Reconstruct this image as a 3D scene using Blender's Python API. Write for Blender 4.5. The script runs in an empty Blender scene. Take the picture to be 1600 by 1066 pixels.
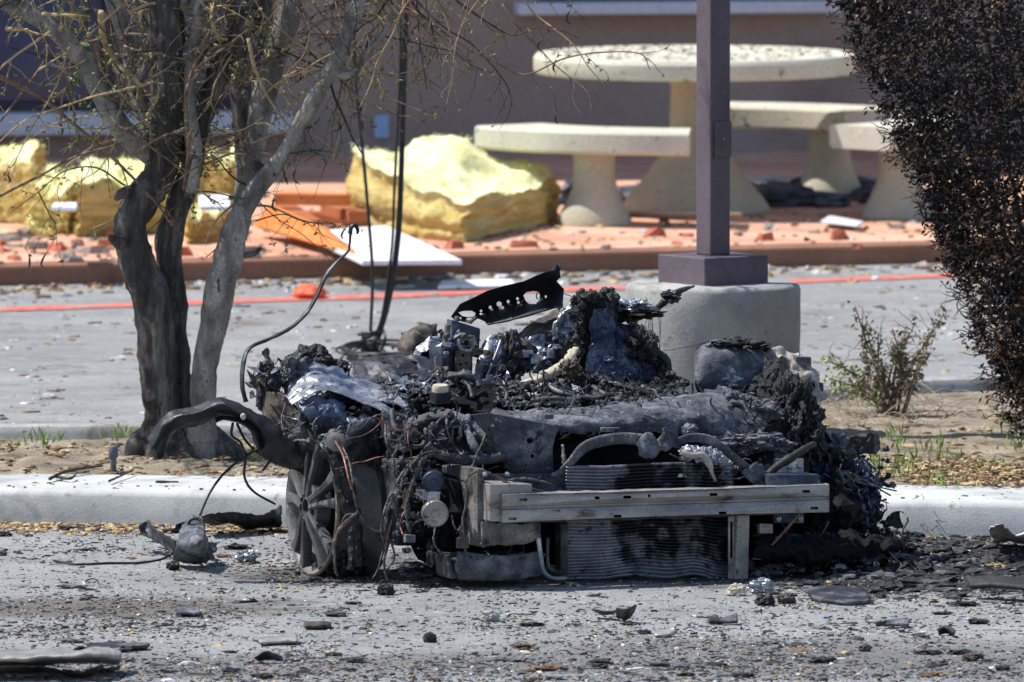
import bpy, bmesh, math, random
from mathutils import Vector, Matrix, noise
R = math.radians
rnd = random.Random(11)
V = Vector
# ------------------------------------------------------------------ camera, sky, sun, exposure
SC = bpy.context.scene
COL = SC.collection
F = 24000.0; CY = -51.4; CH = 4.6                     # focal length in photo pixels, camera place
TH = math.atan2(1778, F)
cam = bpy.data.objects.new('camera', bpy.data.cameras.new('camera')); COL.objects.link(cam)
cam.location = (0, CY, CH); cam.rotation_euler = (R(90) - TH, 0, 0)
cam.data.sensor_width = 36; cam.data.lens = F / 1600 * 36
cam.data.clip_start = 1; cam.data.clip_end = 3000
cam.data.dof.use_dof = True; cam.data.dof.focus_distance = 51.4; cam.data.dof.aperture_fstop = 9.5
SC.camera = cam
W = bpy.data.worlds.new('World'); SC.world = W; W.use_nodes = True
nt = W.node_tree; bg = nt.nodes['Background']
sky = nt.nodes.new('ShaderNodeTexSky'); sky.sky_type = 'NISHITA'; sky.sun_disc = False
SUN_EL = R(58); SUN_H = V((-0.98, 0.17, 0)).normalized()
sky.sun_elevation = SUN_EL; sky.sun_rotation = math.atan2(SUN_H.x, SUN_H.y) % (2 * math.pi)
sky.dust_density = 0.6; sky.altitude = 100
nt.links.new(sky.outputs[0], bg.inputs[0]); bg.inputs[1].default_value = 0.12
sl = bpy.data.lights.new('sun', 'SUN'); sl.energy = 4.8; sl.angle = R(0.5); sl.color = (1, 0.95, 0.87)
so = bpy.data.objects.new('sun', sl); COL.objects.link(so)
SD = V((SUN_H.x * math.cos(SUN_EL), SUN_H.y * math.cos(SUN_EL), math.sin(SUN_EL)))
so.rotation_euler = SD.to_track_quat('Z', 'Y').to_euler(); so.location = (-20, 10, 30)
SC.view_settings.view_transform = 'Standard'; SC.view_settings.look = 'None'
SC.view_settings.exposure = 0.48; SC.view_settings.gamma = 1

# ------------------------------------------------------------------ helpers
FW = V((0, math.cos(TH), -math.sin(TH))); UP = V((0, math.sin(TH), math.cos(TH)))
CP = V((0, CY, CH))
def ray(px, py): return FW * F + V((1, 0, 0)) * (px - 800) + UP * (533 - py)
def at(px, py, Y):                                    # point seen at a photo pixel, at depth Y
    d = ray(px, py); return CP + d * ((Y - CY) / d.y)
def gr(px, py, z=0.0):                                # point seen at a photo pixel, at height z
    d = ray(px, py); return CP + d * ((z - CH) / d.z)
def mpp(Y): return (Y - CY) / F
def lin(r, g, b):
    f = lambda c: (c / 255 / 12.92) if c <= 10 else (((c / 255 + 0.055) / 1.055) ** 2.4)
    return (f(r), f(g), f(b), 1)
def fbm(p, o=4): return noise.fractal(p, 1.0, 2.1, o)
def nv(p): return V((noise.noise(p), noise.noise(p + V((31.7, 0, 0))), noise.noise(p + V((0, 47.3, 0)))))
def rv(): return V((rnd.uniform(-1, 1), rnd.uniform(-1, 1), rnd.uniform(-1, 1)))

def crom(P, n):                                       # resample a polyline as a Catmull-Rom curve
    P = [V(p) for p in P]
    if len(P) == 1: return [P[0].copy() for _ in range(n)]
    out = []; m = len(P) - 1
    for i in range(n):
        t = i / (n - 1) * m if n > 1 else 0; k = min(int(t), m - 1); u = t - k
        p1, p2 = P[k], P[k + 1]
        p0 = P[k - 1] if k > 0 else p1 * 2 - p2
        p3 = P[k + 2] if k + 2 <= m else p2 * 2 - p1
        out.append(0.5 * ((2 * p1) + (p2 - p0) * u + (2 * p0 - 5 * p1 + 4 * p2 - p3) * u * u + (3 * p1 - p0 - 3 * p2 + p3) * u ** 3))
    return out

ICO = {}
def ico(s):
    if s not in ICO:
        b = bmesh.new(); bmesh.ops.create_icosphere(b, subdivisions=s, radius=1)
        b.verts.index_update()
        ICO[s] = ([v.co.copy() for v in b.verts], [[v.index for v in f.verts] for f in b.faces]); b.free()
    return ICO[s]

class MB:
    def __init__(s): s.v = []; s.f = []; s.m = []
    def add(s, vs, fs, mi=0):
        n = len(s.v); s.v += [V(v) for v in vs]; s.f += [[i + n for i in f] for f in fs]; s.m += [mi] * len(fs)
    def obox(s, o, a, b, c, mi=0):                    # corner and three edge vectors
        o, a, b, c = V(o), V(a), V(b), V(c)
        vs = [o, o + a, o + a + b, o + b, o + c, o + a + c, o + a + b + c, o + b + c]
        fs = [[3, 2, 1, 0], [4, 5, 6, 7], [0, 1, 5, 4], [1, 2, 6, 5], [2, 3, 7, 6], [3, 0, 4, 7]]
        if a.cross(b).dot(c) < 0: fs = [f[::-1] for f in fs]
        s.add(vs, fs, mi)
    def box(s, c, size, rot=None, mi=0):
        q = rot.to_matrix() if rot else Matrix.Identity(3)
        a, b, d = q @ V((size[0], 0, 0)), q @ V((0, size[1], 0)), q @ V((0, 0, size[2]))
        s.obox(V(c) - (a + b + d) / 2, a, b, d, mi)
    def tube(s, P, rad, seg=8, n=None, amp=0, freq=8, mi=0, flat=1.0):
        n = n or max(4, len(P) * 5)
        Q = crom(P, n)
        if not isinstance(rad, (list, tuple)): rad = [rad, rad]
        rr = [x.x for x in crom([V((r, 0, 0)) for r in rad], n)]
        vs = []; fs = []; u = None
        for i, p in enumerate(Q):
            t = (Q[min(i + 1, n - 1)] - Q[max(i - 1, 0)])
            t = t.normalized() if t.length > 1e-9 else V((0, 0, 1))
            if u is None: u = t.orthogonal().normalized()
            u = (u - t * u.dot(t)); u = u.normalized() if u.length > 1e-6 else t.orthogonal().normalized()
            w = t.cross(u)
            for k in range(seg):
                a = 2 * math.pi * k / seg
                d = u * math.cos(a) * flat + w * math.sin(a)
                r = max(rr[i], 1e-4)
                if amp: r *= 1 + amp * fbm((p + d * r) * freq, 3)
                vs.append(p + d * r)
        for i in range(n - 1):
            for k in range(seg):
                k2 = (k + 1) % seg
                fs.append([i * seg + k, i * seg + k2, (i + 1) * seg + k2, (i + 1) * seg + k])
        fs.append(list(range(seg))[::-1]); fs.append([(n - 1) * seg + k for k in range(seg)])
        s.add(vs, fs, mi)
    def lump(s, c, r, amp=.25, freq=2.0, sub=3, mi=0, oct=5, rot=None, seed=None):
        vs, fs = ico(sub); c = V(c); sd = rv() * 50 if seed is None else V((seed * 7.3, seed * 3.1, seed))
        o = []
        for v in vs:
            k = 1 + amp * fbm(v * freq + sd, oct)
            p = V((v.x * r[0], v.y * r[1], v.z * r[2])) * k
            if rot: p = rot @ p
            o.append(c + p)
        s.add(o, fs, mi)
    def lathe(s, prof, c, ax, seg=32, mi=0, cap=True):  # prof: (radius, along axis)
        c, ax = V(c), V(ax).normalized(); u = ax.orthogonal().normalized(); w = ax.cross(u)
        vs = []; fs = []
        for r, h in prof:
            for k in range(seg):
                a = 2 * math.pi * k / seg
                vs.append(c + ax * h + (u * math.cos(a) + w * math.sin(a)) * r)
        for i in range(len(prof) - 1):
            for k in range(seg):
                k2 = (k + 1) % seg
                fs.append([i * seg + k, i * seg + k2, (i + 1) * seg + k2, (i + 1) * seg + k])
        if cap:
            fs.append(list(range(seg))[::-1]); fs.append([(len(prof) - 1) * seg + k for k in range(seg)])
        s.add(vs, fs, mi)
    def grid(s, G, mi=0, keep=None):
        n = len(G); m = len(G[0])
        fs = [[i * m + j, i * m + j + 1, (i + 1) * m + j + 1, (i + 1) * m + j] for i in range(n - 1) for j in range(m - 1)
              if keep is None or keep(i, j)]
        s.add([p for r in G for p in r], fs, mi)
    def plate(s, outer, holes, fn, th, mi=0):         # flat outline with holes; fn maps (x, y) to a point, th is a vector
        b = bmesh.new(); th = V(th); edges = []
        for loop in [outer] + list(holes):
            vs = [b.verts.new((p[0], p[1], 0)) for p in loop]
            edges += [b.edges.new((vs[i], vs[(i + 1) % len(vs)])) for i in range(len(vs))]
        bmesh.ops.triangle_fill(b, edges=edges, use_beauty=True)
        b.verts.index_update(); n = len(b.verts)
        vs = [fn(v.co.x, v.co.y) for v in b.verts]; fs = [[v.index for v in f.verts] for f in b.faces]
        bd = [(e.verts[0].index, e.verts[1].index) for e in b.edges if len(e.link_faces) == 1]; b.free()
        s.add(vs + [p + th for p in vs], fs + [[i + n for i in f[::-1]] for f in fs] + [[a, c, c + n, a + n] for a, c in bd], mi)
    def rough(s, amp, freq, oct=3):
        for i, p in enumerate(s.v):
            q = V((0, 0, 0)); a = amp; f = freq
            for _ in range(oct): q += nv(p * f) * a; a *= .5; f *= 2.2
            s.v[i] = p + q
    def shard(s, c, size, flat=.4, mi=0, yaw=None):   # a small irregular chip
        c = V(c); k = rnd.randint(4, 6); lo = []; hi = []; a0 = rnd.uniform(0, 6.28)
        el = rnd.uniform(1, 2.6); ya = rnd.uniform(0, 6.28) if yaw is None else yaw
        for i in range(k):
            a = a0 + 2 * math.pi * (i + rnd.uniform(-.3, .3)) / k
            r = size * rnd.uniform(.55, 1)
            x, y = math.cos(a) * r * el, math.sin(a) * r
            X, Y = x * math.cos(ya) - y * math.sin(ya), x * math.sin(ya) + y * math.cos(ya)
            lo.append(c + V((X, Y, 0))); hi.append(c + V((X * rnd.uniform(.5, .95), Y * rnd.uniform(.5, .95), size * flat * rnd.uniform(.5, 1.5))))
        s.add(lo + hi, [[i, (i + 1) % k, k + (i + 1) % k, k + i] for i in range(k)] + [[k + i for i in range(k)], list(range(k))[::-1]], mi)
    def leaf(s, p, l, w, mi=0, d=None):
        d = (d or rv()).normalized(); sd = d.cross(rv()); sd = sd.normalized() if sd.length > 1e-5 else d.orthogonal()
        n = d.cross(sd) * (w * .35)
        s.add([p, p + d * l * .45 + sd * w + n, p + d * l, p + d * l * .5 - sd * w + n], [[0, 1, 2], [0, 2, 3]], mi)

ORG = {}
def obj(name, mb, mats, parent=None, smooth=False, bevel=0, solid=0, sub=0, auto=None, loc=None, fixn=True):
    mesh = bpy.data.meshes.new(name)
    L = V(loc) if loc is not None else (ORG[parent.name] if parent else V((0, 0, 0)))
    mesh.from_pydata([tuple(v - L) for v in mb.v], [], mb.f)
    for m in (mats if isinstance(mats, (list, tuple)) else [mats]): mesh.materials.append(m)
    mesh.polygons.foreach_set('material_index', mb.m)
    if smooth: mesh.polygons.foreach_set('use_smooth', [True] * len(mb.f))
    mesh.validate(); mesh.update()
    if fixn:
        b = bmesh.new(); b.from_mesh(mesh); bmesh.ops.recalc_face_normals(b, faces=b.faces); b.to_mesh(mesh); b.free()
    o = bpy.data.objects.new(name, mesh); COL.objects.link(o)
    if parent: o.parent = parent; ORG[o.name] = ORG[parent.name]
    else: o.location = L; ORG[o.name] = L
    if solid: m = o.modifiers.new('solid', 'SOLIDIFY'); m.thickness = solid; m.offset = 0
    if bevel: m = o.modifiers.new('bevel', 'BEVEL'); m.width = bevel; m.segments = 2; m.limit_method = 'ANGLE'; m.angle_limit = R(35)
    if sub: m = o.modifiers.new('sub', 'SUBSURF'); m.levels = m.render_levels = sub
    if auto is not None:
        mesh.polygons.foreach_set('use_smooth', [True] * len(mesh.polygons))
        b = bmesh.new(); b.from_mesh(mesh)
        for e in b.edges:
            if len(e.link_faces) == 2 and e.calc_face_angle(0) > R(auto): e.smooth = False
        b.to_mesh(mesh); b.free()
    return o
def tag(o, label=None, cat=None, group=None, kind=None):
    if label: o['label'] = label
    if cat: o['category'] = cat
    if group: o['group'] = group
    if kind: o['kind'] = kind
    return o
def thing(name, loc, label, cat, group=None):
    o = bpy.data.objects.new(name, None); COL.objects.link(o); o.location = V(loc); o.empty_display_size = .1
    ORG[o.name] = V(loc); return tag(o, label, cat, group)
def stuff(o): o['kind'] = 'stuff'; return o
def struct(o): o['kind'] = 'structure'; return o

# ------------------------------------------------------------------ materials
def pmat(name, cols, scale=6, rough=.7, metal=0, bump=.4, bscale=80, detail=8, stretch=(1, 1, 1), specks=(), spec=.5, rvar=.2, bdist=.004, dist=0.0, grain=.4, gscale=170):
    m = bpy.data.materials.new(name); m.use_nodes = True; t = m.node_tree; N = t.nodes; L = t.links
    p = N['Principled BSDF']
    tc = N.new('ShaderNodeTexCoord'); mp = N.new('ShaderNodeMapping'); mp.inputs['Scale'].default_value = stretch
    L.new(tc.outputs['Object'], mp.inputs['Vector'])
    def nz(sc, de=detail, ro=.6):
        n = N.new('ShaderNodeTexNoise'); n.inputs['Scale'].default_value = sc; n.inputs['Detail'].default_value = de
        n.inputs['Roughness'].default_value = ro; n.inputs['Distortion'].default_value = dist
        L.new(mp.outputs[0], n.inputs['Vector']); return n
    a = nz(scale); r = N.new('ShaderNodeValToRGB'); L.new(a.outputs['Fac'], r.inputs[0])
    e = r.color_ramp.elements; n = len(cols)
    for i, c in enumerate(cols):
        pos = .5 if n == 1 else .3 + .4 * i / (n - 1)
        if i < 2: e[i].position = pos; e[i].color = c
        else: k = e.new(pos); k.color = c
    if n == 1: e[1].color = cols[0]; e[1].position = 1
    out = r.outputs[0]
    for (c, sc, th, wd) in specks:                     # spots and stains with a shape of their own
        q = nz(sc, 5, .65); rm = N.new('ShaderNodeMapRange'); rm.inputs[1].default_value = th; rm.inputs[2].default_value = th + wd
        L.new(q.outputs['Fac'], rm.inputs[0]); mx = N.new('ShaderNodeMix'); mx.data_type = 'RGBA'
        L.new(rm.outputs[0], mx.inputs[0]); L.new(out, mx.inputs[6]); mx.inputs[7].default_value = c; out = mx.outputs[2]
    if grain:                                          # fine grit in the colour
        q = nz(gscale, 4, .75); rm = N.new('ShaderNodeMapRange'); rm.inputs[1].default_value = .32; rm.inputs[2].default_value = .68
        rm.inputs[3].default_value = 1 - grain; rm.inputs[4].default_value = 1 + grain; L.new(q.outputs['Fac'], rm.inputs[0])
        mx = N.new('ShaderNodeMix'); mx.data_type = 'RGBA'; mx.blend_type = 'MULTIPLY'; mx.inputs[0].default_value = 1
        L.new(out, mx.inputs[6]); L.new(rm.outputs[0], mx.inputs[7]); out = mx.outputs[2]
    L.new(out, p.inputs['Base Color'])
    p.inputs['Metallic'].default_value = metal; p.inputs['Specular IOR Level'].default_value = spec
    q = nz(scale * 2.3); rm = N.new('ShaderNodeMapRange'); rm.inputs[1].default_value = .3; rm.inputs[2].default_value = .7
    rm.inputs[3].default_value = max(.05, rough - rvar); rm.inputs[4].default_value = min(1, rough + rvar)
    L.new(q.outputs['Fac'], rm.inputs[0]); L.new(rm.outputs[0], p.inputs['Roughness'])
    if bump:
        b = N.new('ShaderNodeBump'); b.inputs['Strength'].default_value = bump; b.inputs['Distance'].default_value = bdist
        q = nz(bscale, 6, .7); L.new(q.outputs['Fac'], b.inputs['Height']); L.new(b.outputs[0], p.inputs['Normal'])
    return m
M = {}
K0 = lin(18, 18, 20); K1 = lin(38, 37, 40); K2 = lin(62, 60, 62); ASH = lin(118, 114, 112); ASHL = lin(165, 162, 160)
M['char'] = pmat('char_black', [K0, K0, K1], 14, .6, 0, .9, 120, specks=[(ASH, 30, .66, .1)])
M['clinker'] = pmat('clinker', [lin(14, 14, 16), lin(30, 30, 34), lin(58, 58, 64)], 60, .45, 0, 1, 110, bdist=.01, rvar=.25, specks=[(lin(95, 95, 100), 45, .64, .1)])
M['burnt'] = pmat('burnt_steel', [lin(13, 14, 19), lin(40, 42, 50), lin(104, 107, 114)], 9, .55, .25, .6, 70, specks=[(lin(72, 60, 52), 6, .66, .1), (ASH, 22, .62, .1), (lin(150, 150, 152), 55, .68, .06)])
M['ashmetal'] = pmat('ash_coated_steel', [lin(34, 38, 46), lin(74, 79, 89), lin(128, 132, 140)], 9, .8, .05, 1, 90, bdist=.006, grain=.6, specks=[(K1, 11, .58, .08), (lin(160, 157, 153), 30, .62, .08), (lin(30, 29, 30), 40, .66, .05)])
M['bumper'] = pmat('galvanised_beam', [lin(112, 110, 109), lin(144, 140, 137), lin(170, 165, 160)], 5, .5, .35, .35, 60, stretch=(1, 1, 2.5), specks=[(lin(92, 76, 66), 6, .58, .12), (lin(70, 74, 88), 3.4, .6, .1), (lin(48, 46, 48), 12, .62, .08), (lin(190, 186, 180), 40, .68, .05)])
M['alu'] = pmat('melted_aluminium', [lin(96, 102, 114), lin(140, 146, 156), lin(196, 198, 202)], 11, .38, .55, .5, 45, specks=[(K1, 9, .58, .08), (lin(70, 82, 104), 5, .58, .1)])
M['bluesteel'] = pmat('blued_steel', [lin(30, 36, 52), lin(52, 62, 86), lin(112, 122, 140)], 10, .4, .5, .5, 60, specks=[(K0, 13, .58, .1), (ASHL, 30, .7, .08)])
M['rust'] = pmat('rusted_steel', [lin(40, 36, 35), lin(78, 69, 61), lin(118, 106, 94)], 12, .75, .1, .8, 80, specks=[(K1, 8, .52, .1), (lin(150, 146, 140), 34, .66, .06)])
M['cream'] = pmat('heat_bleached_bracket', [lin(132, 128, 122), lin(170, 165, 156)], 10, .6, .1, .4, 60, specks=[(lin(74, 66, 58), 26, .62, .08), (lin(120, 92, 70), 8, .62, .1)])
M['foam'] = pmat('scorched_foam', [lin(158, 150, 130), lin(198, 190, 168)], 14, .9, 0, .5, 90, specks=[(lin(70, 64, 52), 20, .66, .08)])
M['sootbeam'] = pmat('sooty_steel', [lin(58, 57, 58), lin(110, 107, 104), lin(150, 146, 141)], 8, .6, .2, .8, 70, bdist=.006, grain=.5, specks=[(lin(34, 33, 35), 9, .54, .1), (lin(92, 72, 60), 7, .64, .1), (lin(176, 172, 166), 36, .66, .06)])
M['rim'] = pmat('alloy_rim', [lin(58, 60, 64), lin(78, 79, 82), lin(96, 96, 97)], 8, .6, .25, .25, 90, specks=[(lin(120, 96, 76), 7, .68, .1), (lin(60, 60, 62), 20, .68, .1)])
M['barrel'] = pmat('rim_barrel', [lin(70, 70, 71), lin(106, 103, 101), lin(138, 134, 129)], 5, .6, .3, .3, 60, specks=[(lin(50, 48, 48), 9, .6, .12)])
M['rimlip'] = pmat('scorched_rim_lip', [lin(116, 108, 92), lin(142, 134, 116)], 12, .55, .3, .3, 60, specks=[(K2, 14, .6, .1)])
M['wire'] = pmat('burnt_wire', [lin(26, 26, 28), lin(70, 69, 70), lin(124, 122, 120)], 30, .7, .1, .5, 200)
M['copper'] = pmat('bare_copper', [lin(104, 68, 50), lin(150, 108, 84)], 40, .5, .5, .3, 200)
M['blackpl'] = pmat('black_panel', [lin(10, 11, 14), lin(18, 19, 24), lin(30, 32, 38)], 8, .5, .1, .4, 60, specks=[(lin(84, 86, 92), 26, .7, .08)])
M['dark'] = pmat('soot', [lin(7, 7, 9), lin(15, 15, 18)], 12, .9, 0, .6, 60, spec=.2)  # soot, also used as painted shade in holes and gaps
M['fin'] = pmat('radiator_fin', [lin(78, 82, 94), lin(122, 124, 132), lin(158, 158, 162)], 5, .42, .35, .3, 150, specks=[(lin(20, 19, 27), 2.6, .505, .06), (lin(170, 172, 178), 5, .62, .1), (lin(86, 66, 56), 4, .66, .1), (lin(40, 38, 44), 30, .6, .08)])
M['slag'] = pmat('grey_slag', [lin(46, 48, 54), lin(84, 86, 92), lin(130, 131, 134)], 16, .85, 0, 1, 60, bdist=.008, specks=[(K0, 20, .62, .1)])
# ------------------------------------------------------------------ the setting
def asphalt():
    m = pmat('asphalt', [lin(130, 131, 132), lin(150, 152, 153), lin(166, 167, 167)], 1.3, .9, 0, 1, 110, bdist=.012, grain=.55, gscale=120,
             specks=[(lin(112, 113, 114), 7, .58, .1), (lin(182, 184, 184), 11, .58, .1), (lin(90, 93, 98), 75, .56, .1), (lin(186, 190, 192), 95, .63, .06), (lin(112, 104, 94), 2.1, .6, .1)])
    t = m.node_tree; N = t.nodes; L = t.links; p = N['Principled BSDF']
    src = p.inputs['Base Color'].links[0].from_socket
    tc = N.new('ShaderNodeTexCoord')
    def burn(c, r, src, col, nsc, k):                  # soot burnt into the asphalt round the wreck
        mp = N.new('ShaderNodeMapping'); mp.vector_type = 'POINT'
        mp.inputs['Location'].default_value = (-c[0] / r[0], -c[1] / r[1], 0); mp.inputs['Scale'].default_value = (1 / r[0], 1 / r[1], 1)
        L.new(tc.outputs['Object'], mp.inputs['Vector'])
        ln = N.new('ShaderNodeVectorMath'); ln.operation = 'LENGTH'; L.new(mp.outputs[0], ln.inputs[0])
        n = N.new('ShaderNodeTexNoise'); n.inputs['Scale'].default_value = nsc; n.inputs['Detail'].default_value = 9; n.inputs['Roughness'].default_value = .7
        L.new(tc.outputs['Object'], n.inputs['Vector'])
        a = N.new('ShaderNodeMath'); a.operation = 'MULTIPLY_ADD'; L.new(n.outputs['Fac'], a.inputs[0]); a.inputs[1].default_value = 1.7; L.new(ln.outputs['Value'], a.inputs[2])
        rm = N.new('ShaderNodeMapRange'); rm.inputs[1].default_value = 1.95; rm.inputs[2].default_value = 1.45; rm.inputs[4].default_value = k
        L.new(a.outputs[0], rm.inputs[0])
        mx = N.new('ShaderNodeMix'); mx.data_type = 'RGBA'; L.new(rm.outputs[0], mx.inputs[0]); L.new(src, mx.inputs[6]); mx.inputs[7].default_value = col
        return mx.outputs[2]
    c = gr(1010, 880); src = burn((c.x, c.y), (1.05, .95), src, lin(30, 30, 33), 6, .92)
    c = gr(1440, 880); src = burn((c.x, c.y), (.95, 1.25), src, lin(24, 24, 27), 7, .97)
    c = gr(560, 900); src = burn((c.x, c.y), (.55, .4), src, lin(52, 50, 48), 7, .8)
    c = gr(180, 950); src = burn((c.x, c.y), (.8, .45), src, lin(86, 78, 68), 6, .75)
    c = gr(240, 1040); src = burn((c.x, c.y), (1.5, .5), src, lin(96, 92, 86), 6, .5)
    c = gr(1250, 1030); src = burn((c.x, c.y), (1.4, .8), src, lin(92, 90, 88), 5, .6)
    L.new(src, p.inputs['Base Color']); return m
g = MB(); g.obox((-200, -120, -1), (400, 0, 0), (0, 520, 0), (0, 0, 1))
struct(obj('parking_lot', g, asphalt(), loc=(0, 0, 0)))

M['kerb'] = pmat('kerb_concrete', [lin(160, 163, 164), lin(178, 181, 181), lin(192, 194, 193)], 3, .9, 0, .4, 110, grain=.14, specks=[(lin(120, 122, 122), 60, .68, .06), (lin(140, 141, 140), 2.5, .56, .12), (lin(122, 118, 112), 14, .64, .08), (lin(96, 94, 92), 4.2, .66, .08)])
M['concrete'] = pmat('footing_concrete', [lin(120, 122, 122), lin(150, 151, 150), lin(172, 172, 170)], 3.5, .9, 0, .5, 70, grain=.2, specks=[(lin(98, 92, 84), 3, .54, .12), (lin(80, 80, 82), 40, .66, .05), (lin(92, 94, 98), 7, .6, .06), (lin(186, 186, 184), 5, .62, .08), (lin(66, 64, 64), 11, .69, .04)])
M['soil'] = pmat('dry_soil', [lin(92, 82, 70), lin(136, 124, 106), lin(168, 156, 136)], 5, .95, 0, 1, 60, bdist=.01, specks=[(lin(84, 66, 48), 24, .58, .1), (lin(178, 168, 150), 50, .66, .06)])

# planter kerbs (one profile swept along a ground line)
KL, KR = gr(-1500, 798), gr(3200, 861)                 # front line of the near kerb
ke = (KR - KL).normalized(); kn = V((-ke.y, ke.x, 0))
def sweep(name, P, prof, mat, nseg=8, amp=.002):
    mb = MB(); G = []
    n = len(P)
    for i, p in enumerate(P):
        t = (P[min(i + 1, n - 1)] - P[max(i - 1, 0)]); t.z = 0; t.normalize(); nn = V((-t.y, t.x, 0))
        G.append([V((p.x, p.y, 0)) + nn * a + V((0, 0, z)) for a, z in prof])
    mb.grid(G); mb.rough(amp, 5, 3)
    return obj(name, mb, mat, loc=(P[0].x, P[0].y, 0), auto=40)
N_ = 240
P = [KL + (KR - KL) * i / (N_ - 1) for i in range(N_)]
prof = [(0, -.05), (.012, .02), (.02, .095), (.028, .108), (.042, .117), (.06, .12), (.3, .124), (.6, .125), (.64, .12), (.655, .06), (.655, -.05)]
struct(sweep('kerb', P, prof, M['kerb']))
BK = crom([gr(-1500, 694, .1), gr(-300, 692, .1), gr(300, 690, .1), gr(900, 684, .1), gr(1180, 655, .1), gr(1330, 628, .1), gr(1600, 612, .1), gr(3000, 560, .1)], 200)
struct(sweep('kerb', BK, [(0, -.05), (0, .13), (.02, .155), (.05, .16), (.11, .16), (.14, .15), (.15, .12), (.15, -.05)], M['concrete']))
# soil sheet between the kerbs
g = MB(); G = []
for i in range(220):
    u = i / 219; a = KL + (KR - KL) * u + kn * .64
    px = 800 + (a.x) / mpp(a.y)
    b = min(BK, key=lambda q: abs((800 + q.x / mpp(q.y)) - px))
    row = []
    for j in range(46):
        p = a.lerp(b, j / 45); p.z = .108
        e = min(j, 45 - j) / 6
        p.z += min(1, e) * (.018 * fbm(p * 3, 5) + .012 * fbm(p * 14, 3)) + .02 * min(1, e)
        row.append(p)
    G.append(row)
g.grid(G); struct(obj('soil', g, M['soil'], loc=(0, 3, .1), smooth=True))
SOILZ = .125

# far pavement, red line, building
EL, ER = gr(0, 447), gr(1480, 411); ee = (ER - EL).normalized(); en = V((-ee.y, ee.x, 0))
M['paving'] = pmat('salmon_paving', [lin(180, 130, 106), lin(200, 154, 130), lin(214, 178, 156)], 2.2, .9, 0, .5, 40, specks=[(lin(140, 92, 72), 5, .6, .1), (lin(110, 84, 72), 22, .66, .08), (lin(216, 200, 186), 12, .68, .06)])
M['pavedge'] = pmat('shaded_brown_kerb', [lin(122, 84, 66), lin(146, 104, 84)], 4, .9, 0, .4, 40)  # paving colour darkened: shade of the kerb face put into the tone
o0 = EL - ee * 40
g = MB(); g.obox(o0 + V((0, 0, -.1)), ee * 90, en * .16, V((0, 0, .185))); struct(obj('pavement_kerb', g, M['pavedge'], loc=EL, bevel=.015))
g = MB(); g.obox(o0 + en * .16 + V((0, 0, -.1)), ee * 90, en * 26, V((0, 0, .188))); struct(obj('pavement', g, M['paving'], loc=EL))
PZ = .09
M['redline'] = pmat('worn_red_paint', [lin(186, 88, 76), lin(204, 108, 94)], 9, .8, 0, .4, 60, specks=[(lin(156, 150, 148), 14, .54, .08), (lin(150, 148, 146), 1.1, .56, .1)])
RL, RR_ = gr(-700, 510), gr(2300, 402.5); re_ = (RR_ - RL).normalized(); rn = V((-re_.y, re_.x, 0))
g = MB(); n = 300; G = [[], []]
for i in range(n):
    p = RL + (RR_ - RL) * i / (n - 1); w = .11 + .035 * fbm(p * 1.5, 3)
    G[0].append(p + rn * (-w + .03 * fbm(p * 3, 3)) + V((0, 0, .004))); G[1].append(p + rn * (w + .03 * fbm(p * 4 + V((9, 0, 0)), 3)) + V((0, 0, .004)))
g.grid(G); struct(obj('road_marking', g, M['redline'], loc=RL))

WO = V((0, 21.6, 0)); wu = V((math.cos(R(8)), math.sin(R(8)), 0)); wn = V((math.sin(R(8)), -math.cos(R(8)), 0))
def wpt(px, py, b=0):
    d = ray(px, py); o = WO + wn * b; t = (o - CP).dot(wn) / d.dot(wn); p = CP + d * t; return (p - WO).dot(wu), p.z
def wp(a, z, b=0): return WO + wu * a + wn * b + V((0, 0, z))
M['stucco'] = pmat('mauve_stucco', [lin(144, 128, 120), lin(154, 138, 130)], 3, .95, 0, .5, 90, specks=[(lin(130, 113, 105), 1.2, .56, .2), (lin(126, 112, 106), 5, .66, .1)])
M['stucco2'] = pmat('brown_stucco', [lin(140, 116, 108), lin(152, 128, 120)], 3, .95, 0, .5, 90)
M['sill'] = pmat('pale_sill', [lin(186, 192, 206), lin(204, 208, 218)], 5, .7, 0, .2, 60)
M['frame'] = pmat('dark_frame', [lin(30, 34, 44), lin(40, 44, 54)], 5, .5, 0, .1, 60)
M['glass'] = pmat('dark_glass', [lin(24, 46, 86), lin(36, 60, 102)], 1.2, .12, 0, 0, 60, rvar=.03)
B = thing('building', WO, 'mauve stucco building in shade behind the stone table, with dark windows and pale sills', 'building')
(l0, z0), (l1, _) = wpt(-330, 180), wpt(428, 180); (r0, z1), (r1, _) = wpt(842, 4), wpt(1284, 4)
g = MB()
g.plate([(-14, -.2), (14, -.2), (14, 5.6), (-14, 5.6)], [[(l0, z0), (l1, z0), (l1, z0 + 1.9), (l0, z0 + 1.9)], [(r0, z1), (r1, z1), (r1, z1 + 1.4), (r0, z1 + 1.4)]], lambda x, y: wp(x, y), -wn * .3)
obj('wall', g, M['stucco'], B)
g = MB(); (q0, zq), (q1, _) = wpt(-700, 216, .05), wpt(470, 216, .05)
g.obox(wp(q0, -.1, 0), wu * (q1 - q0), wn * .06, V((0, 0, zq + .1))); obj('wainscot', g, M['stucco2'], B, bevel=.01)
g = MB(); g.obox(wp(-14.3, 5.6, 1.0), wu * 28.6, -wn * 6, V((0, 0, .22))); obj('roof', g, M['stucco2'], B)
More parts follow.
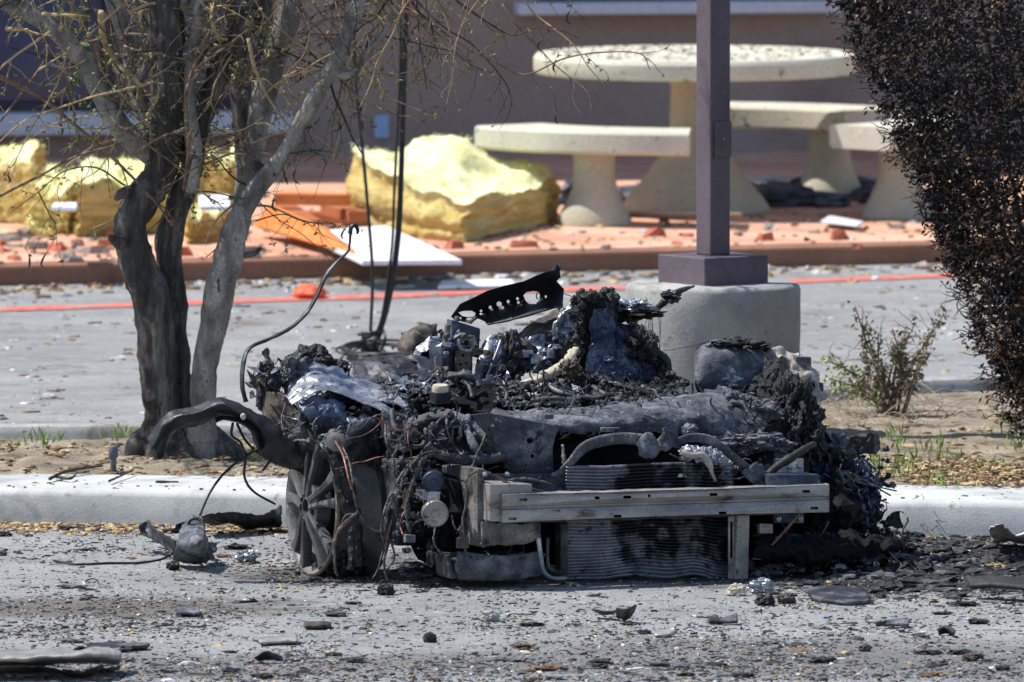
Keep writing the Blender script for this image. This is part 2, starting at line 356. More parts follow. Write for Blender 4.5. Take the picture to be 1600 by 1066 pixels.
for (a0, a1, zb, h, nm) in ((l0, l1, z0, 1.9, 2), (r0, r1, z1, 1.4, 1)):
    g = MB(); w = .05
    g.obox(wp(a0, zb, -.05), wu * (a1 - a0), -wn * .06, V((0, 0, w))); g.obox(wp(a0, zb + h - w, -.05), wu * (a1 - a0), -wn * .06, V((0, 0, w)))
    for k in range(nm + 2):
        a = a0 + (a1 - a0 - w) * k / (nm + 1); g.obox(wp(a, zb + w, -.052), wu * w, -wn * .056, V((0, 0, h - 2 * w)))
    f = obj('window', g, M['frame'], B)
    g = MB(); g.obox(wp(a0, zb, -.12), wu * (a1 - a0), -wn * .02, V((0, 0, h))); obj('pane', g, M['glass'], f)
    g = MB(); th = .1 if nm == 2 else .055
    g.obox(wp(a0 - .12, zb - th, .14), wu * (a1 - a0 + .2), -wn * .28, V((0, 0, th + .004))); obj('sill', g, M['sill'], f, bevel=.01)
g = MB(); a, z = wpt(596, 198)
g.obox(wp(a - .035, z - .055, .02), wu * .07, -wn * .02, V((0, 0, .11))); obj('outlet_cover', g, pmat('pale_blue_plastic', [lin(150, 180, 214)], 5, .5, 0, 0), B, bevel=.006)

# ------------------------------------------------------------------ stone table and benches
M['stone'] = pmat('cast_stone', [lin(164, 160, 142), lin(184, 180, 162)], 4, .9, 0, .4, 50, specks=[(lin(120, 114, 102), 7, .64, .1), (lin(176, 168, 146), 3, .62, .12)])
M['stonetop'] = pmat('littered_stone', [lin(182, 180, 164), lin(200, 198, 184)], 4, .9, 0, .4, 50, specks=[(lin(96, 92, 84), 17, .62, .04), (lin(140, 134, 120), 30, .64, .05)])
TC = gr(1086, 330, PZ); TC.z = PZ
T = thing('picnic_table', TC, 'round cream stone table with flared pedestal in front of the mauve wall', 'table')
g = MB(); rr = .725
g.lathe([(rr - .01, .622), (rr, .637), (rr, .692), (rr - .012, .709), (rr - .5, .712)], TC, (0, 0, 1), 72); obj('table_top', g, M['stonetop'], T, auto=35)
g = MB(); g.lathe([(.335, 0), (.335, .02), (.30, .07), (.22, .16), (.15, .26), (.115, .38), (.108, .56), (.14, .621)], TC, (0, 0, 1), 40); obj('pedestal', g, M['stone'], T, auto=40)
def bench(p0, p1, label, ped):
    mid = R((p0 + p1) / 2); c = TC + V((math.cos(mid), math.sin(mid), 0)) * 1.005
    b = thing('curved_bench', c, label, 'bench', 'curved stone benches round the table')
    g = MB(); n = 28; sec = [(.82, .335), (.82, .412), (.832, .424), (1.178, .424), (1.19, .412), (1.19, .335), (1.17, .32), (.84, .32)]
    G = []
    for i in range(n + 1):
        a = R(p0 + (p1 - p0) * i / n); d = V((math.cos(a), math.sin(a), 0)); G.append([TC + d * r + V((0, 0, z)) for r, z in sec + sec[:1]])
    g.grid(G); g.add(G[0][:-1], [list(range(8))]); g.add(G[-1][:-1], [list(range(8))[::-1]])
    obj('seat', g, M['stonetop'], b, auto=35)
    for pa in ped:
        a = R(pa); q = TC + V((math.cos(a), math.sin(a), 0)) * 1.005
        g = MB(); g.lathe([(.165, 0), (.165, .025), (.13, .09), (.1, .16), (.092, .24), (.094, .3), (.107, .319)], q, (0, 0, 1), 32); obj('pedestal', g, M['stone'], b, auto=40)
bench(214, 268, 'curved cream stone bench left of the lamp post, beside the big yellow insulation block', [243])
bench(316, 368, 'curved cream stone bench at the right, partly behind the burnt hedge', [334])
bench(34, 88, 'curved cream stone bench behind the table, between the lamp post and the hedge', [52])

# ------------------------------------------------------------------ blown-out building material on the pavement
def hexa(c, n=(26, 14, 14), amp=.02, freq=6, sag=None, mi=0, top=0):   # c: eight corners, bottom four then top four
    def tri(u, v, w):
        bt = (c[0] * (1 - u) + c[1] * u) * (1 - v) + (c[3] * (1 - u) + c[2] * u) * v
        tp = (c[4] * (1 - u) + c[5] * u) * (1 - v) + (c[7] * (1 - u) + c[6] * u) * v
        p = bt * (1 - w) + tp * w
        return p + (sag(u, v, w) if sag else V((0, 0, 0)))
    mb = MB(); lin_ = lambda k: [i / (k - 1) for i in range(k)]
    for w in (0, 1): mb.grid([[tri(u, v, w) for u in lin_(n[0])] for v in lin_(n[1])], top * w)
    for v in (0, 1): mb.grid([[tri(u, v, w) for u in lin_(n[0])] for w in lin_(n[2])])
    for u in (0, 1): mb.grid([[tri(u, v, w) for v in lin_(n[1])] for w in lin_(n[2])])
    mb.rough(amp, freq, 4); return mb
M['batt'] = pmat('yellow_glass_wool', [lin(196, 166, 92), lin(226, 204, 132), lin(242, 228, 168)], 4, 1, 0, 1, 40, stretch=(1, 1, 10), spec=.05, bdist=.012, grain=.25, gscale=60, specks=[(lin(214, 214, 150), 3, .58, .1)])
M['fluff'] = pmat('sunlit_glass_wool_fluff', [lin(222, 220, 150), lin(242, 240, 186), lin(250, 248, 212)], 5, 1, 0, .8, 50, spec=.05, bdist=.012, grain=.2, gscale=60)  # torn fluff, made paler to hold the sunlight on the tops
def batt(A, Bp, C, hA, hB, hC, hD, label, sag=None, amp=.022):
    a, b, c = gr(*A, PZ), gr(*Bp, PZ), gr(*C, PZ); d = a + c - b; s = mpp(a.y)
    cs = [a, b, c, d] + [p + V((0, 0, h * s)) for p, h in ((a, hA), (b, hB), (c, hC), (d, hD))]
    q0 = rnd.uniform(0, 50); sg = lambda u, v, w: (sag(u, v, w) if sag else V((0, 0, 0))) + V((.03 * noise.noise(V((v * 3, w * 5, q0))), 0, w * (.10 * noise.noise(V((u * 2.6, v * 2.2, q0))) + .03 * noise.noise(V((u * 8, v * 6, q0))))))
    mb = hexa(cs, (60, 36, 28), amp, 3.5, sg, 0, 1); mb.rough(.007, 30, 2)
    z0 = min(p.z for p in mb.v); n0 = len(mb.v)
    for i in range(2600):                              # loose glass fibres
        p = mb.v[rnd.randrange(n0)]; mb.leaf(p + rv() * .01, rnd.uniform(.012, .04), rnd.uniform(.001, .003), 1 if p.z > z0 + .22 else 0, V((rnd.uniform(-1, 1), rnd.uniform(-1, .4), rnd.uniform(-.3, .6))))
    ctr = sum(cs[:4], V((0, 0, 0))) / 4
    tag(obj('insulation_batt', mb, [M['batt'], M['fluff']], loc=ctr, smooth=True), label, 'insulation', 'yellow insulation pieces on the pavement')
batt((546, 362), (724, 379), (876, 346), 108, 62, 68, 96, 'big yellow insulation block with a sagging top, beside the left stone bench',
     lambda u, v, w: V((0, 0, .05 * w * math.sin(math.pi * u) * (1 if v > .4 else .3))))
batt((-70, 345), (45, 350), (62, 330), 90, 98, 95, 90, 'tall yellow insulation lump at the left edge of the pavement')
batt((40, 362), (105, 366), (135, 345), 62, 70, 84, 70, 'small yellow insulation lump second from the left edge')
batt((122, 371), (298, 362), (318, 335), 84, 98, 95, 104, 'large yellow insulation block behind the foot of the tree')
batt((290, 382), (352, 375), (372, 348), 46, 48, 40, 40, 'low yellow insulation piece between two tree stems')
batt((306, 318), (360, 320), (372, 302), 70, 62, 60, 66, 'greenish yellow insulation piece leaning by the shaded wall behind the tree')
batt((44, 368), (74, 372), (90, 344), 10, 12, 22, 20, 'thin pale insulation scrap lying at the edge of the small left lump')
M['orange'] = pmat('orange_wood', [lin(182, 98, 40), lin(206, 122, 58), lin(216, 140, 76)], 3, .6, 0, .2, 60, stretch=(1, 6, 6))
M['orange2'] = pmat('brown_wood', [lin(150, 84, 50), lin(176, 104, 64)], 3, .7, 0, .2, 60, stretch=(1, 6, 6))
M['white'] = pmat('white_board', [lin(220, 224, 230), lin(230, 233, 238)], 2, .6, 0, .1, 40, specks=[(lin(170, 170, 172), 20, .7, .05)])
def slab(name, px, mats, label, cat, th=.035, z=None):   # px: four (x, y, height) corners of the top face
    q = [gr(x, y, h) for x, y, h in px]; nrm = (q[1] - q[0]).cross(q[3] - q[0]).normalized()
    if nrm.z < 0: nrm = -nrm
    g = MB(); g.add(q + [p - nrm * th for p in q], [[0, 1, 2, 3], [7, 6, 5, 4], [0, 4, 5, 1], [1, 5, 6, 2], [2, 6, 7, 3], [3, 7, 4, 0]])
    ctr = sum(q, V((0, 0, 0))) / 4; ctr.z = min(p.z for p in q) - th
    return tag(obj(name, g, mats, loc=ctr, bevel=.004), label, cat)
slab('door_panel', [(396, 352, .14), (560, 401, .13), (500, 352, .2), (420, 318, .24)], M['orange'], 'tilted orange wooden door panel leaning beside the right tree stem', 'door panel', .045)
slab('white_board', [(566, 407, .13), (722, 406, .13), (604, 352, .14), (470, 362, .15)], M['white'], 'white board lying on the pavement edge in front of the big insulation block', 'board', .022)
fr = thing('wooden_frame', gr(480, 345, PZ), 'broken orange wooden door frame lying left of the big insulation block', 'frame')
for (x0, y0, x1, y1, h, z) in ((428, 302, 540, 304, .05, .27), (440, 330, 545, 333, .05, .15), (428, 318, 470, 344, .05, .2), (500, 318, 545, 330, .05, .2)):
    a, b = gr(x0, y0, z), gr(x1, y1, z); d = (b - a); sd = V((-d.y, d.x, 0)).normalized() * .09
    g = MB(); g.obox(a + V((0, 0, -h)), d, sd, V((0, 0, h))); obj('rail', g, M['orange' if y0 < 310 else 'orange2'], fr, bevel=.004)
slab('white_board', [(684, 447, .02), (806, 445, .02), (800, 436, .02), (690, 438, .02)], M['white'], 'thin white strip lying on the road beside the red line', 'strip', .015)
slab('white_board', [(80, 322, .34), (120, 323, .34), (120, 316, .34), (84, 316, .34)], M['white'], 'small white offcut lying against the left insulation pieces', 'offcut', .02)
slab('white_board', [(312, 322, .31), (360, 322, .31), (358, 304, .31), (310, 305, .31)], M['white'], 'small white offcut behind the tree stems on the insulation', 'offcut', .02)
M['orangered'] = pmat('orange_plastic', [lin(206, 82, 40), lin(222, 102, 58)], 6, .6, 0, .3, 30)
g = MB(); c = gr(484, 466); g.lump(c + V((0, 0, .02)), (.07, .1, .035), .3, 2, 3); tag(obj('orange_scrap', g, M['orangered'], loc=c, smooth=True), 'crumpled orange scrap lying on the red line', 'scrap')
g = MB(); c = gr(1030, 352, PZ); pts = [TC + V((math.cos(R(a)) * r, math.sin(R(a)) * r * 1.0 - .1, .03)) for a, r in ((196, .52), (215, .6), (240, .66), (265, .68), (285, .66))]
M['hose'] = pmat('beige_hose', [lin(150, 124, 100), lin(176, 150, 126)], 8, .7, 0, .2)
g.tube(pts, .014, 8, 40); g.tube([p + V((.03, -.05, .004)) for p in pts], .012, 8, 40)
tag(obj('hose', g, M['hose'], loc=c, smooth=True), 'curved beige hose lying round the foot of the stone table', 'hose')
M['tarp'] = pmat('dark_sheeting', [lin(26, 30, 42), lin(52, 58, 74), lin(96, 104, 118)], 4, .5, 0, .6, 20)
g = MB()
for i in range(26):
    x = rnd.uniform(900, 1480); y = rnd.uniform(296, 322); c = gr(x, y, PZ); g.lump(c + V((0, 0, .02)), (rnd.uniform(.08, .3), .12, rnd.uniform(.02, .08)), .5, 2, 3)
tag(obj('plastic_sheeting', g, M['tarp'], loc=gr(1180, 310, PZ), smooth=False), 'dark crumpled sheeting along the shaded wall foot behind the benches', 'sheeting')
slab('metal_strip', [(1282, 345, .12), (1340, 352, .12), (1350, 346, .12), (1296, 336, .12)], M['sill'], 'pale metal strip lying by the foot of the right bench', 'strip', .01)
M['tile'] = pmat('broken_terracotta', [lin(160, 84, 60), lin(186, 108, 82)], 8, .9, 0, .4, 40)
M['tile2'] = pmat('grey_rubble', [lin(120, 110, 104), lin(150, 142, 136)], 8, .9, 0, .4, 40)
for i in range(46):
    x = rnd.choice((rnd.uniform(-10, 190), rnd.uniform(-10, 1480))); y = rnd.uniform(356, 412) - x * .018
    if 530 < x < 890 and y < 385: continue
    c = gr(x, y, PZ); g = MB(); g.shard(c, rnd.uniform(.02, .06), .5)
    tag(obj('rubble_fragment', g, M['tile' if rnd.random() < .6 else 'tile2'], loc=c), 'small broken fragment scattered on the salmon pavement in front of the building', 'rubble', 'rubble fragments on the pavement')

# ------------------------------------------------------------------ lamp post on its footing
M['mauvepaint'] = pmat('mauve_painted_steel', [lin(82, 71, 82), lin(100, 88, 100)], 6, .55, 0, .25, 50, specks=[(lin(52, 44, 52), 22, .7, .04), (lin(70, 58, 68), 4, .64, .1)])
LPc = gr(1114, 690, .1); LPc.z = .1; yl = LPc.y; s_ = mpp(yl)
ztop = at(1114, 451, yl - .3).z; zb1 = at(1114, 447, yl).z
LP = thing('lamp_post', LPc, 'square mauve steel lamp post on a round concrete footing behind the wreck', 'lamp post')
g = MB(); rr = 136.5 * s_
prof = [(rr, -.1)] + [(rr, -.1 + (ztop - .02) * k / 12) for k in range(1, 13)] + [(rr * .988, ztop - .1 - .01), (rr * .955, ztop - .1), (.02, ztop - .1 + .001)]
g.lathe(prof, LPc, (0, 0, 1), 96); g.rough(.004, 7, 3); obj('footing', g, M['concrete'], LP, auto=45)
ang = math.atan2(78, 110)
def sqbox(half, z0, z1, name, bev):
    g = MB(); q = Matrix.Rotation(math.atan2(-.58, .81) + math.pi / 2 * 0, 3, 'Z')
    a, b = q @ V((0, 1, 0)), q @ V((1, 0, 0))
    # faces look along -x,-y (left) and +x,-y (right), the left one narrower
    a = V((.81, .58, 0)); b = V((.58, -.81, 0))
    o = V((LPc.x, LPc.y, z0)) - a * half - b * half
    g.obox(o, a * 2 * half, b * 2 * half, V((0, 0, z1 - z0))); return obj(name, g, M['mauvepaint'], LP, bevel=bev)
sqbox(.1445, ztop - .002, ztop + 44 * s_, 'base_cover', .004)
sqbox(.0455, ztop + 44 * s_, 5.5, 'pole', .006)
g = MB(); b = V((.58, -.81, 0)); a = V((.81, .58, 0)); zc = at(1128, 217, yl).z
g.obox(V((LPc.x, LPc.y, zc - .065)) + b * .047 - a * .03 + a * 0, a * .075, b * .006, V((0, 0, .13)))
hh = obj('hand_hole_cover', g, M['mauvepaint'], LP, bevel=.002)
g = MB(); c = V((LPc.x, LPc.y, zc)) + b * .053 + a * .008; g.lathe([(.004, 0), (.004, .003), (.001, .004)], c, b, 10); obj('screw', g, M['alu'], hh)
# ------------------------------------------------------------------ tree in the planter
def bark():
    m = pmat('tree_bark', [lin(34, 31, 30), lin(78, 73, 70), lin(138, 130, 123)], 14, .95, 0, 1, 60, stretch=(1.6, 1.6, .3), bdist=.02, specks=[(lin(40, 36, 34), 26, .6, .08), (lin(120, 96, 78), 12, .66, .08)])
    return m
M['bark'] = bark()
M['barkg'] = pmat('smooth_grey_bark', [lin(66, 62, 60), lin(122, 116, 111), lin(168, 162, 155)], 12, .9, 0, .7, 60, stretch=(1.3, 1.3, .6), bdist=.006, specks=[(lin(52, 46, 44), 24, .62, .08), (lin(70, 66, 64), 6, .6, .1)])
M['twig'] = pmat('brown_twig', [lin(84, 62, 48), lin(120, 94, 74), lin(150, 124, 98)], 30, .85, 0, .3)
M['twigt'] = pmat('tan_twig', [lin(130, 108, 80), lin(168, 144, 108), lin(186, 164, 126)], 30, .85, 0, .3)
M['twigd'] = pmat('dark_twig', [lin(40, 32, 30), lin(70, 58, 54)], 30, .85, 0, .3)
M['leafg'] = pmat('olive_leaf', [lin(62, 84, 40), lin(92, 112, 56), lin(126, 134, 76)], 40, .6, 0, 0)
M['leafb'] = pmat('dry_leaf', [lin(120, 100, 60), lin(150, 130, 84)], 40, .7, 0, 0)
M['pod'] = pmat('dark_seed_pod', [lin(22, 18, 18), lin(44, 36, 34)], 40, .5, 0, .3)
TB = gr(282, 716, .12); TY = TB.y; TS = mpp(TY)
TR = thing('tree', TB, 'grey multi-stemmed tree with sparse drooping twigs and seed pods left of the wreck', 'tree')
def tp(p): return at(p[0], p[1], TY + (p[2] if len(p) > 2 else 0))
def stem(name, P, rads, mat, amp=.16, freq=9, seg=44, fl=0):
    g = MB(); Q = [tp(p) for p in P]; g.tube(Q, [r * TS for r in rads], seg, len(P) * (22 if seg > 20 else 9), amp, freq)
    return g
def flute(g, k=1):                                     # long furrows down the stems
    c = TB
    for i, p in enumerate(g.v):
        a = fbm(V((p.x * 16, p.y * 16, p.z * 2.2)), 4) * .017 * k
        d = V((p.x - c.x, p.y - c.y, 0)); d = d.normalized() if d.length > 1e-4 else V((1, 0, 0))
        a -= abs(fbm(V((p.x * 48, p.y * 48, p.z * 7)), 3)) * .010 * k
        g.v[i] = p + d * a + V((0, -1, 0)) * fbm(V((p.x * 22, p.y * 22, p.z * 3 + 9)), 3) * .007 * k
tr = stem('trunk', [(276, 738), (268, 706), (254, 640), (246, 572), (239, 480), (212, 405), (201, 355), (216, 320), (247, 270), (262, 190), (260, 90), (254, 0), (250, -220), (236, -480)],
          [64, 52, 35, 31, 32, 28, 27, 28, 29, 30, 30, 29, 26, 18], M['bark'], .2)
tr2 = stem('t', [(300, 738, .03), (296, 706, .03), (285, 640, .05), (273, 572, .06), (270, 480, .08), (263, 400, .08), (270, 345, .07), (300, 260, .02), (316, 180, 0), (350, 105, -.02), (384, 40, -.03), (410, -30, 0), (470, -280, 0)],
           [50, 42, 30, 27, 22, 23, 20, 17, 17, 17, 18, 18, 14], M['bark'], .2)
tr3 = stem('t', [(318, 738, -.03), (314, 700, -.04), (318, 640, -.06), (320, 575, -.07), (338, 480, -.09), (359, 400, -.1), (380, 330, -.11), (410, 286, -.12), (446, 238, -.13), (474, 185, -.14), (505, 130, -.15), (530, 82, -.15), (552, 28, -.15), (570, -30, -.15), (620, -260, -.1)],
           [34, 26, 21, 19, 22, 22, 19, 15, 12, 12, 12, 11, 10, 9, 8], M['barkg'], .16)
for g in (tr, tr2): flute(g)
flute(tr3, .7)
obj('trunk', tr, M['bark'], TR, smooth=True); obj('trunk', tr2, M['bark'], TR, smooth=True); obj('trunk', tr3, M['barkg'], TR, smooth=True)
roots = MB()
for a, l in ((190, .26), (345, .3), (150, .24), (20, .3)):
    d = V((math.cos(R(a)), math.sin(R(a)), 0)); roots.tube([TB + V((.02, 0, .12)), TB + d * .12 + V((0, 0, .05)), TB + d * l * .75 + V((0, 0, -.005)), TB + d * l + V((0, 0, -.05))], [.06, .06, .035, .012], 10, 14, .2, 12)
obj('root_flare', roots, M['bark'], TR, smooth=True)
LIMBS = [([(252, 255), (222, 232), (196, 208), (178, 186), (160, 152), (130, 98), (86, 46), (36, 14), (-20, -12), (-160, -120)], [16, 17, 19, 18, 15, 15, 15, 14, 12, 6]),
         ([(262, 240, .05), (228, 190, .07), (212, 128, .08), (196, 60, .1), (170, -20, .1), (120, -220, .1)], [15, 14, 12, 12, 12, 6]),
         ([(372, 372, .1), (382, 300, .14), (383, 220, .16), (372, 140, .16), (366, 60, .16), (352, -40, .16)], [15, 17, 17, 14, 12, 10]),
         ([(384, 318, .05), (398, 230, .08), (412, 150, .09), (430, 88, .1), (448, 30, .1), (462, -40, .1), (500, -300, .2)], [15, 18, 19, 20, 21, 20, 12]),
         ([(520, 112, -.15), (536, 118, -.16), (553, 112, -.17), (578, 78, -.17), (606, 42, -.17), (622, 0, -.17), (640, -60, -.17)], [8, 7, 5, 5.5, 5, 6, 5]),
         ([(205, 140, .05), (232, 100, .03), (250, 62, .02), (275, 20, 0), (300, -30, 0), (330, -200, 0)], [8, 9, 9, 8, 8, 5]),
         ([(526, 108, -.15), (541, 78, -.14), (548, 40, -.14), (566, 8, -.14), (590, -30, -.14)], [6, 6, 5, 5, 4]),
         ([(300, 300, -.05), (306, 230, -.08), (296, 160, -.08), (300, 90, -.05), (310, 20, -.05), (318, -40, -.05)], [11, 10, 9, 9, 9, 8])]
for P, r in LIMBS:
    g = stem('limb', P, r, M['barkg'], .12, 14, 12); obj('branch', g, M['barkg'], TR, smooth=True)
# knots and stubs
STUBS = [([(200, 300, -.03), (188, 304, -.05), (180, 312, -.06)], (9, 8, 4)), ([(382, 400, -.12), (400, 395, -.14), (408, 386, -.14)], (5, 4, 2)), ([(398, 258, -.03), (410, 262, -.05), (418, 258, -.06)], (8, 6, 3)), ([(190, 380, -.06), (178, 374, -.08), (170, 370, -.08)], (12, 9, 4))]
for P, q in STUBS: g = MB(); g.tube([tp(p) for p in P], [k * TS for k in q], 8, 16, .2, 30); obj('branch_stub', g, M['bark'], TR, smooth=True)
TW = MB(); LF = MB(); PODS = []
def twig(P, r0, mi=0, subs=4, leafy=.3, r1=None):
    Q = [tp(p) for p in P]; TW.tube(Q, [r0 * TS, (r1 or r0 * .4) * TS], 5, len(P) * 5, .15, 60, mi)
    C = crom(Q, 24)
    for _ in range(subs):
        i = rnd.randint(4, 22); t = (C[i + 1] - C[i]).normalized()
        d = (t * .7 + V((rnd.uniform(-1, 1), rnd.uniform(-.6, .6), rnd.uniform(-.9, .5)))).normalized(); l = rnd.uniform(.05, .2)
        S = [C[i]]
        for k in range(4):
            d = (d + rv() * .45 + V((0, 0, -.12))).normalized(); S.append(S[-1] + d * l / 4)
        TW.tube(S, [r0 * .42 * TS, .35 * TS], 4, 10, 0, 1, mi)
        E = crom(S, 12)
        for e in E[3::2]:
            if rnd.random() < leafy:
                for q in range(rnd.randint(2, 5)): LF.leaf(e, rnd.uniform(.008, .02), rnd.uniform(.002, .005), 0 if rnd.random() < .7 else 1, V((rnd.uniform(-1, 1), rnd.uniform(-1, 1), rnd.uniform(-1.2, .3))))
        if rnd.random() < .10: PODS.append(S[-1])
HAND = [([(-20, 112), (60, 150), (110, 190), (160, 232), (205, 275), (245, 318), (268, 352)], 4, 0), ([(268, 352), (284, 310), (294, 240), (291, 160), (300, 110), (326, 60), (338, -10)], 4.5, 0),
        ([(158, 20), (162, 60), (175, 86), (192, 108), (206, 122), (220, 132)], 6, 1), ([(-20, 316), (60, 276), (120, 244), (176, 228), (230, 210)], 2.6, 0), ([(66, 22), (110, 24), (140, 26)], 3.5, 1),
        ([(10, 45), (30, 46), (44, 46)], 4, 1), ([(388, 60), (396, 100), (412, 140), (440, 184), (455, 200)], 3.6, 1), ([(530, 124), (560, 150), (590, 168), (640, 182), (686, 163)], 1.8, 0),
        ([(590, -10), (650, 20), (720, 70), (770, 95), (820, 117), (880, 92), (940, 82), (1000, 84), (1015, 108)], 2, 0), ([(640, -10), (690, 40), (740, 72), (790, 130), (800, 165)], 1.8, 2),
        ([(700, -10), (740, 20), (800, 55), (850, 40), (905, 60)], 1.6, 2), ([(650, -20), (655, 60), (662, 110), (668, 140)], 1.5, 2), ([(0, 190), (60, 110), (100, 40), (120, -10)], 2.2, 0),
        ([(60, 110), (100, 85), (130, 70)], 2, 1), ([(230, 180), (262, 130), (290, 92)], 3, 1), ([(210, 240), (250, 215), (290, 200)], 2.6, 0), ([(110, 60), (90, 130), (50, 200), (20, 260)], 2, 1),
        ([(250, 125), (220, 134), (150, 150), (100, 166), (40, 188), (-10, 230)], 2.6, 1), ([(300, 110), (350, 75), (395, 40)], 2.4, 0), ([(305, 112), (350, 95), (385, 92)], 2.4, 0), ([(240, 180), (190, 200), (150, 140)], 2, 0),
        ([(290, 300), (330, 300), (380, 310), (420, 300)], 1.4, 2), ([(400, 345), (440, 335), (470, 345), (500, 350)], 1.3, 2), ([(455, 240), (490, 235), (520, 238)], 1.5, 2), ([(468, 205), (490, 195), (500, 185)], 2, 2),
        ([(200, 20), (240, 5), (300, 12), (360, 8)], 3, 1), ([(350, 75), (330, 30), (340, -10)], 4, 1), ([(195, 290), (150, 262), (100, 268), (60, 300), (20, 330)], 1.6, 2), ([(60, 300), (80, 340), (90, 350)], 1.3, 2)]
for P, r, mi in HAND: twig([(x, y, rnd.uniform(-.25, .05)) for x, y in P], r, mi, 6, .35)
SRC = []
for P, r in LIMBS + [([(262, 190), (260, 90), (254, 0)], [1]), ([(474, 185), (505, 130), (530, 82), (552, 28)], [1])]:
    SRC += [(p[0], p[1]) for p in P if p[1] < 330]
for i in range(150):                                   # random twigs from the limbs
    x, y = rnd.choice(SRC); x += rnd.uniform(-12, 12); y += rnd.uniform(-20, 20)
    a = rnd.uniform(0, 6.28); l = rnd.uniform(60, 190); dx, dy = math.cos(a), math.sin(a) * .7; P = [(x, y, rnd.uniform(-.1, .1))]; z = P[0][2]; dz = rnd.uniform(-.5, .4)
    if y < 0 and dy < 0 and rnd.random() < .5: dy = -dy
    for k in range(5):
        dx += rnd.uniform(-.35, .35); dy += rnd.uniform(-.3, .36); n = math.hypot(dx, dy) + .01; dx /= n; dy /= n
        z += dz * l / 5 * TS; P.append((P[-1][0] + dx * l / 5, P[-1][1] + dy * l / 5, z))
    twig(P, rnd.uniform(1.2, 2.6), rnd.choice((0, 0, 1, 1, 2)), 4, .3)
for i in range(70):                                    # drooping sprays that hang into the picture
    x = rnd.choice((rnd.uniform(-20, 480), rnd.uniform(380, 660), rnd.uniform(560, 820))); y = rnd.uniform(-150, 10); P = [(x, y, rnd.uniform(-.5, .3))]
    dx = rnd.uniform(-.5, .9) if x > 480 else rnd.uniform(-1, .6); dy = rnd.uniform(.2, 1); l = rnd.uniform(100, 290) * (.8 if x > 520 else 1)
    for k in range(5):
        dx += rnd.uniform(-.3, .3); dy += rnd.uniform(-.3, .25); n = math.hypot(dx, dy) + .01; P.append((P[-1][0] + dx / n * l / 5, P[-1][1] + dy / n * l / 5, P[-1][2] + rnd.uniform(-.04, .04)))
    twig(P, rnd.uniform(1., 1.9), rnd.choice((0, 0, 1, 2)), 5, .25)
for i in range(110):                                   # the crown above the picture, which throws the broken shade
    c = TB + (V((rnd.gauss(-.75, .6), rnd.gauss(.25, .5), rnd.uniform(1.75, 3.2))) if i % 9 else V((rnd.gauss(.9, .4), rnd.gauss(.3, .5), rnd.uniform(1.9, 3.0)))); Q = [c]; d = rv() + V((0, 0, .2))
    for k in range(4): d = (d + rv() * .6).normalized(); Q.append(Q[-1] + d * rnd.uniform(.1, .25))
    TW.tube(Q, [rnd.uniform(.005, .012), .003], 5, 14, 0, 1, 0)
    for e in crom(Q, 16)[4:]:
        for q in range(3): LF.leaf(e + rv() * .05, rnd.uniform(.02, .05), .008, 0)
stuff(obj('twigs', TW, [M['twig'], M['twigt'], M['twigd']], TR, smooth=True, fixn=False))
for x, y in [(75, 90), (138, 66), (140, 90), (128, 205), (153, 283), (147, 296), (126, 318), (155, 258), (160, 265), (114, 272), (180, 268), (110, 128), (112, 112), (155, 50), (40, 60), (48, 80), (128, 120), (488, 70), (458, 78), (460, 64), (1014, 100), (20, 60), (180, 172), (25, 292), (97, 118)]:
    PODS.append(at(x, y - 8, TY - rnd.uniform(0, .25)))
for p in PODS[:80]:
    g = MB(); g.tube([p, p + V((rnd.uniform(-.015, .015), 0, .03)), p + V((rnd.uniform(-.04, .04), 0, .07))], .0011, 4, 8); l = rnd.uniform(.035, .06); b = rnd.uniform(-.018, .018); dx = rnd.uniform(-.02, .02)
    g.tube([p, p + V((b, 0, -l * .4)), p + V((b * 1.1 + dx * .4, .003, -l * .75)), p + V((dx, 0, -l))], [.0015, .005, .005, .001], 6, 10, 0, 1, 0, .5)
    obj('seed_pod', g, M['pod'], TR, smooth=True)
for i in range(60):                                    # small green tufts
    x = rnd.choice((rnd.uniform(0, 380), rnd.uniform(380, 700))); y = rnd.uniform(0, 210) * (1 if x < 380 else .5); p = at(x, y, TY + rnd.uniform(-.4, .1))
    for k in range(rnd.randint(5, 14)): LF.leaf(p + V((rnd.gauss(0, .012), rnd.gauss(0, .012), rnd.gauss(0, .02))), rnd.uniform(.01, .022), rnd.uniform(.003, .006), 0 if rnd.random() < .75 else 1)
stuff(obj('leaves', LF, [M['leafg'], M['leafb']], TR, fixn=False))

# ------------------------------------------------------------------ burnt hedge at the right
M['hleaf'] = pmat('charred_leaf', [lin(12, 10, 11), lin(24, 20, 21), lin(40, 35, 36)], 30, .55, 0, 0, spec=.35, rvar=.2)
M['hleafb'] = pmat('scorched_brown_leaf', [lin(84, 58, 40), lin(140, 104, 72), lin(170, 136, 98)], 30, .6, 0, 0)
HB = gr(1660, 715, .11); HY = HB.y
HG = thing('hedge', HB, 'tall burnt hedge of charred black leaves at the right edge behind the wreck', 'hedge')
HLt = [(-120, 1290), (0, 1318), (60, 1344), (120, 1366), (200, 1400), (260, 1432), (330, 1460), (400, 1490), (470, 1512), (540, 1540), (600, 1562), (660, 1590), (700, 1625)]
def hleft(y):
    for (a, b), (c, d) in zip(HLt, HLt[1:]):
        if y <= c: return b + (d - b) * (y - a) / (c - a)
    return 1610
hl = MB(); hs = MB()
